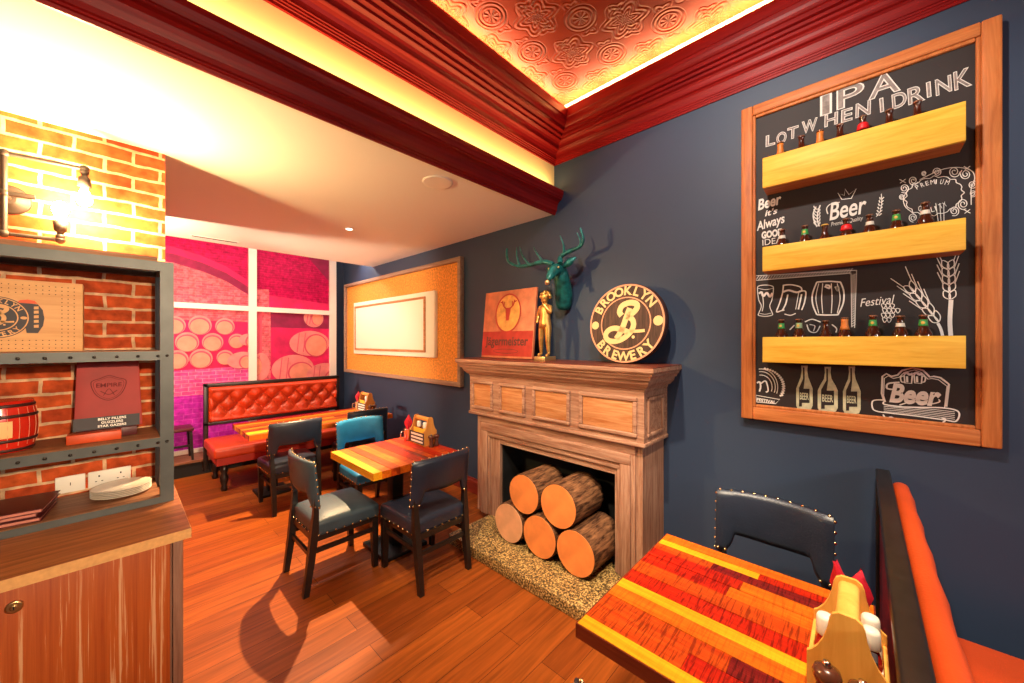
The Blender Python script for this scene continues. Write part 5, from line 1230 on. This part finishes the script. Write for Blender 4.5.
# wall sockets
for i, (x0, x1, nsw, lbl) in enumerate(((-0.218, -0.113, 1, 'single white wall socket on the brick, left of the double one'), (-0.104, 0.060, 2, 'double white wall socket on the brick behind the plates'))):
    ws = thing('wall_socket', lbl, 'socket', ((x0 + x1) / 2, 3.08, 0.89), 'white wall sockets on the brick')
    build('face_plate', MB().rbox(x0, x1, 3.066, 3.0795, 0.848, 0.935, 0.004, 1, seg=2), M['white'], ws)
    hl = MB()
    for g_ in range(nsw):
        cx = x0 + (x1 - x0) * (g_ + 0.5) / nsw
        if nsw == 2: hl.box(cx - 0.003, cx + 0.003, 3.0650, 3.0663, 0.903, 0.912).box(cx - 0.015, cx - 0.008, 3.0650, 3.0663, 0.878, 0.882).box(cx + 0.008, cx + 0.015, 3.0650, 3.0663, 0.878, 0.882)
        else: hl.box(cx - 0.0015, cx + 0.0015, 3.0650, 3.0663, 0.885, 0.900)
    build('socket_holes', hl, M['black'], ws)
# stacked plates
for k in range(5):
    z = 0.8324 + 0.0085 * k
    pr = [(0.060, 0), (0.066, 0.002), (0.112, 0.0115), (0.116, 0.0125), (0.116, 0.014), (0.108, 0.0135), (0.070, 0.006), (0.002, 0.005)]
    single('plate', MB().lathe([(r, h) for r, h in pr], (0.022, 2.905, z), 40), M['china'], f'white china plate, {["lowest","second from bottom","middle one","second from top","topmost"][k]} in the stack on the bottom shelf', 'plate', (0.022, 2.905, z), 'white plates stacked on the bottom shelf')
# menus
for k in range(3):
    z = 0.8324 + 0.0195 * k; dx = (0.0, -0.012, 0.006)[k]; dy = (0.0, 0.012, -0.004)[k]
    mt = thing('menu_book', f'maroon menu book, {["lowest","middle","topmost"][k]} of the pile at the left of the bottom shelf', 'menu', (-0.36, 2.86, z), 'maroon menu books in a pile')
    f_ = lambda p: Vector((-0.36 + dx + p.x * math.cos(-0.12) - p.y * math.sin(-0.12), 2.875 + dy + p.x * math.sin(-0.12) + p.y * math.cos(-0.12), z + p.z))
    build('cover', MB().box(-0.155, 0.145, -0.135, 0.135, 0, 0.003).box(-0.155, 0.145, -0.135, 0.135, 0.0155, 0.0185).box(-0.155, -0.151, -0.135, 0.135, 0.003, 0.0155).map(f_), M['maroon'], mt)
    build('pages', MB().box(-0.150, 0.138, -0.129, 0.129, 0.003, 0.0155).map(f_), M['pages'], mt)

# pipe wall lamp
sl = thing('wall_lamp', 'industrial pipe wall lamp with two glowing bulbs on the brick wall', 'lamp', (-0.36, 3.08, 2.36))
YL = 2.95
build('back_plate', MB().lathe([(0.072, 0.0), (0.072, -0.010), (0.060, -0.016), (0.030, -0.020), (0.026, -0.034)], (-0.362, 3.08, 2.352), 28, axis='y'), M['pipe'], sl)
def pipe(*pts): return MB().tube(pts, 0.0115, 10)
mb = pipe((-0.362, 3.06, 2.352), (-0.362, YL, 2.352)); mb.cyl((-0.362, YL, 2.160), (-0.362, YL, 2.541), 0.0115, n=10)
mb.cyl((-0.362, YL, 2.541), (-0.122, YL, 2.548), 0.0105, n=10).cyl((-0.362, YL, 2.160), (-0.205, YL, 2.162), 0.0105, n=10).cyl((-0.362, YL, 2.352), (-0.27, YL, 2.356), 0.013, n=10)
for p in ((-0.362, YL, 2.541), (-0.362, YL, 2.160), (-0.362, YL, 2.352), (-0.112, YL, 2.548), (-0.192, YL, 2.162)): mb.ball(p, 0.019, 0, 12, 8)
build('pipe_frame', mb, M['pipe'], sl)
build('bulb_holder', MB().lathe([(0.017, 0), (0.017, -0.022), (0.012, -0.026), (0.013, -0.034), (0.022, -0.044), (0.026, -0.090), (0.022, -0.092)][::-1], (-0.112, YL, 2.545), 18), M['pipe'], sl)
build('bulb_holder', MB().lathe([(0.017, 0), (0.017, 0.022), (0.012, 0.026), (0.013, 0.034), (0.022, 0.044), (0.026, 0.090), (0.022, 0.092)], (-0.192, YL, 2.165), 18), M['pipe'], sl)
bp_ = [(0.012, 0), (0.014, 0.015), (0.026, 0.045), (0.030, 0.065), (0.026, 0.085), (0.014, 0.098), (0.003, 0.102)]
build('bulb', MB().lathe([(r, -h) for r, h in bp_][::-1], (-0.112, YL, 2.455), 20), M['bulb'], sl)
build('bulb', MB().lathe(bp_, (-0.192, YL, 2.256), 20), M['bulb'], sl)
point('wall_lamp_light', (-0.150, YL - 0.030, 2.350), 130, (1.0, 0.75, 0.34), 0.04)

# ------------------------------------------------------------------ condiment caddies
def bell(w_, h, nk):      # half profile mirrored: wide box, curved shoulders, narrow rounded neck
    r_ = [(w_, 0), (w_, h * 0.50), (w_ * 0.88, h * 0.53), (w_ * 0.72, h * 0.595), (w_ * 0.58, h * 0.69), (w_ * 0.48, h * 0.80), (w_ * 0.43, h * 0.90), (w_ * 0.36, h * 0.96), (w_ * 0.20, h * 0.995)]
    return r_ + [(-x, y) for x, y in reversed(r_)]
def caddy(label, loc, rz, mat, L=0.20, w_=0.074, h=0.25, printed=False):
    """ends at local y = -L/2 and +L/2; boards face -y and +y"""
    t = thing('condiment_caddy', label, 'caddy', (0, 0, 0), 'wooden condiment caddies on the tables')
    P = bell(w_, h, 0.030)
    for y in (-L / 2, L / 2 - 0.010): build('end_board', MB().prism(P, 'y', y, y + 0.010), mat, t)
    for s__ in (-1, 1):
        x0, x1 = sorted((s__ * (w_ - 0.008), s__ * w_)); side = build('side_slat', MB().box(x0, x1, -L / 2 + 0.010, L / 2 - 0.010, 0.004, h * 0.40), mat, t)
        if printed and s__ == -1:
            mb = MB().box(-w_ - 0.001, -w_ - 0.0002, -L / 2 + 0.001, L / 2 - 0.001, 0.010, h * 0.46, 0)
            for k in range(3): mb.box(-w_ - 0.0016, -w_ - 0.0011, -L / 2 + 0.02, L / 2 - 0.02, 0.020 + 0.030 * k, 0.036 + 0.030 * k, 1)
            mb.box(-w_ - 0.001, -w_ - 0.0002, -L / 2 + 0.02, L / 2 - 0.06, h * 0.46, h * 0.62, 2)
            build('printed_label', mb, [M['ink'], M['white'], M['yellowlab']], side)
    build('floor_board', MB().box(-w_ + 0.008, w_ - 0.008, -L / 2 + 0.010, L / 2 - 0.010, 0.0, 0.008), mat, t)
    build('handle', MB().rbox(-0.022, 0.022, -L / 2 + 0.008, L / 2 - 0.008, h * 0.83, h * 0.97, 0.014, 3), mat, t)
    t.location = loc; t.rotation_euler = (0, 0, rz)
    return t
def local(loc, rz): c_, s__ = math.cos(rz), math.sin(rz); return lambda x, y, z=0: (loc[0] + x * c_ - y * s__, loc[1] + x * s__ + y * c_, loc[2] + z)
def sauce(name, label, loc, body, capm, h=0.17, r=0.026, labm=None):
    t = thing(name, label, 'bottle', loc)
    build('bottle_body', MB().lathe([(r * 0.9, 0), (r, 0.005), (r, h * 0.55), (r * 0.85, h * 0.64), (r * 0.5, h * 0.76), (r * 0.48, h * 0.80)], loc, 18), body, t)
    build('bottle_cap', MB().lathe([(r * 0.86, h * 0.74), (r * 0.88, h * 0.75), (r * 0.84, h * 0.95), (r * 0.70, h * 0.99), (r * 0.3, h)], loc, 18), capm, t)
    if labm: build('paper_label', MB().lathe([(r + 0.0006, h * 0.14), (r + 0.0006, h * 0.46)], loc, 18), labm, t)
    return t
def mill(label, loc, h=0.13, mat=None):
    t = thing('pepper_mill', label, 'mill', loc)
    build('mill_body', MB().lathe([(0.022, 0), (0.023, 0.006), (0.016, h * 0.30), (0.015, h * 0.45), (0.021, h * 0.60), (0.018, h * 0.66)], loc, 20), mat or M['millwood'], t)
    build('mill_head', MB().lathe([(0.014, h * 0.66), (0.024, h * 0.72), (0.028, h * 0.82), (0.024, h * 0.92), (0.010, h * 0.97)], loc, 20), mat or M['millwood'], t)
    build('mill_knob', MB().lathe([(0.006, h * 0.96), (0.009, h * 1.0), (0.007, h * 1.05), (0.002, h * 1.06)], loc, 14), M['steel'], t)
def mug(label, loc, mat, rz=0):
    t = thing('mug', label, 'mug', loc)
    build('cup', MB().lathe([(0.034, 0), (0.036, 0.004), (0.037, 0.10), (0.039, 0.104), (0.035, 0.104), (0.033, 0.10), (0.031, 0.008), (0.001, 0.007)], loc, 24), mat, t)
    hx, hy = math.cos(rz), math.sin(rz)
    build('mug_handle', MB().tube(smooth_path([(loc[0] + hx * 0.036, loc[1] + hy * 0.036, loc[2] + 0.085), (loc[0] + hx * 0.068, loc[1] + hy * 0.068, loc[2] + 0.080), (loc[0] + hx * 0.068, loc[1] + hy * 0.068, loc[2] + 0.035), (loc[0] + hx * 0.036, loc[1] + hy * 0.036, loc[2] + 0.025)], 5), 0.005, 8), mat, t)
def napkin(label, loc, tips):
    """folded cloth standing in a mug; tips: list of (dx, dy, dz, half width)"""
    mb = MB()
    for (dx, dy, dz, hw, ang) in tips:
        ax, ay = math.cos(ang), math.sin(ang); n_ = 10
        for s__ in (1, -1):     # two leaves of the fold meeting at the crest
            vs = []
            for i in range(n_ + 1):
                t_ = i / n_; g_ = min(1, max(0, (t_ - 0.40) / 0.25)); wd = 0.012 + (hw - 0.012) * g_ if t_ < 0.72 else hw * (1 - t_) / 0.28
                wd = max(wd, 0.002); c_ = (loc[0] + dx * t_ ** 2.2, loc[1] + dy * t_ ** 2.2, loc[2] + dz * t_)
                nx_, ny_ = -ay, ax
                vs += [(c_[0] - ax * wd, c_[1] - ay * wd, c_[2]), (c_[0] + nx_ * s__ * 0.010, c_[1] + ny_ * s__ * 0.010, c_[2] + 0.004), (c_[0] + ax * wd, c_[1] + ay * wd, c_[2])]
            fs = []
            for i in range(n_):
                for k in range(2): fs.append((3 * i + k, 3 * i + k + 1, 3 * i + 4 + k, 3 * i + 3 + k))
            mb.add(vs, fs, 0, True)
    single('napkin', mb, M['redcloth'], label, 'napkin', loc)
# front table
FC = (1.275, 0.025, 0.7612); caddy('pine condiment caddy with curved ends holding sauces on the front plank table', FC, R(-90), M['caddy'], 0.20, 0.074, 0.245)
L_ = local(FC, R(-90))
sauce('ketchup_bottle', 'ketchup bottle with white cap and red label in the front caddy', L_(-0.041, -0.035, 0.0082), M['ketchup'], M['white'], 0.185, 0.023, M['white'])
sauce('sauce_bottle', 'white capped sauce bottle nearest the booth in the front caddy', L_(0.042, 0.005, 0.0082), M['ketchup'], M['white'], 0.170, 0.022, M['white'])
sauce('sauce_bottle', 'white sauce bottle at the far end of the front caddy', L_(0.042, 0.055, 0.0082), M['white'], M['white'], 0.175, 0.022)
t = thing('packet', 'black packet wedged at the right side of the front caddy', 'packet', L_(0.040, -0.055, 0.0082))
a_ = L_(0.042, -0.050, 0.0082); build('wrapper', MB().rbox(a_[0] - 0.016, a_[0] + 0.020, a_[1] - 0.012, a_[1] + 0.012, a_[2], a_[2] + 0.135, 0.004, 1, seg=2), M['ink'], t)
mill('dark pepper mill in front of the front caddy, the left of two', (1.130, 0.058, 0.7612), 0.140)
mill('dark salt mill in front of the front caddy, nearer the booth', (1.125, -0.002, 0.7612), 0.135)
mug('copper mug holding red napkins behind the front caddy', (1.43, 0.022, 0.7612), M['copper'], R(120))
napkin('crimson folded napkin with two pointed tips in the copper mug', (1.43, 0.022, 0.775), [(-0.004, 0.034, 0.238, 0.036, R(60)), (0.012, -0.022, 0.228, 0.038, R(100)), (0.02, 0.01, 0.17, 0.022, R(20))])
# square table
SC = (1.845, 2.80, 0.7612); caddy('orange condiment caddy with black printed side on the square table', SC, 0, M['caddyo'], 0.22, 0.064, 0.24, True)
L_ = local(SC, 0)
sauce('sauce_bottle', 'white capped bottle at the near end of the square table caddy', L_(-0.022, -0.06, 0.0082), M['yellowlab'], M['white'], 0.185, 0.022)
sauce('ketchup_bottle', 'red sauce bottle at the far end of the square table caddy', L_(-0.022, 0.03, 0.0082), M['ketchup'], M['white'], 0.185, 0.022)
mill('dark pepper mill at the left in front of the square table caddy', (1.822, 2.645, 0.7612), 0.10)
mill('dark salt mill at the right in front of the square table caddy', (1.876, 2.650, 0.7612), 0.10)
mug('silver handled mug behind the caddy on the square table', (1.805, 2.985, 0.7612), M['steel'], R(180))
napkin('crimson napkin standing behind the caddy on the square table', (1.805, 2.985, 0.775), [(0.01, 0.0, 0.215, 0.036, R(150)), (0.015, 0.01, 0.20, 0.030, R(60))])
# bench table
SC = (2.195, 4.62, 0.7612); caddy('orange condiment caddy with striped label at the far right end of the bench table', SC, 0, M['caddyo'], 0.22, 0.064, 0.24, True)
L_ = local(SC, 0)
sauce('sauce_bottle', 'white capped bottle in the caddy on the bench table', L_(-0.022, -0.05, 0.0082), M['white'], M['white'], 0.19, 0.022)
mill('dark pepper mill at the left in front of the bench table caddy', (2.170, 4.455, 0.7612), 0.10)
mill('dark salt mill at the right in front of the bench table caddy', (2.225, 4.460, 0.7612), 0.10)
mug('steel mug behind the caddy on the bench table', (2.17, 4.81, 0.7612), M['steel'], R(180))
napkin('crimson napkin standing behind the caddy on the bench table', (2.17, 4.81, 0.775), [(0.01, 0.0, 0.225, 0.036, R(150)), (0.015, 0.01, 0.20, 0.030, R(60))])
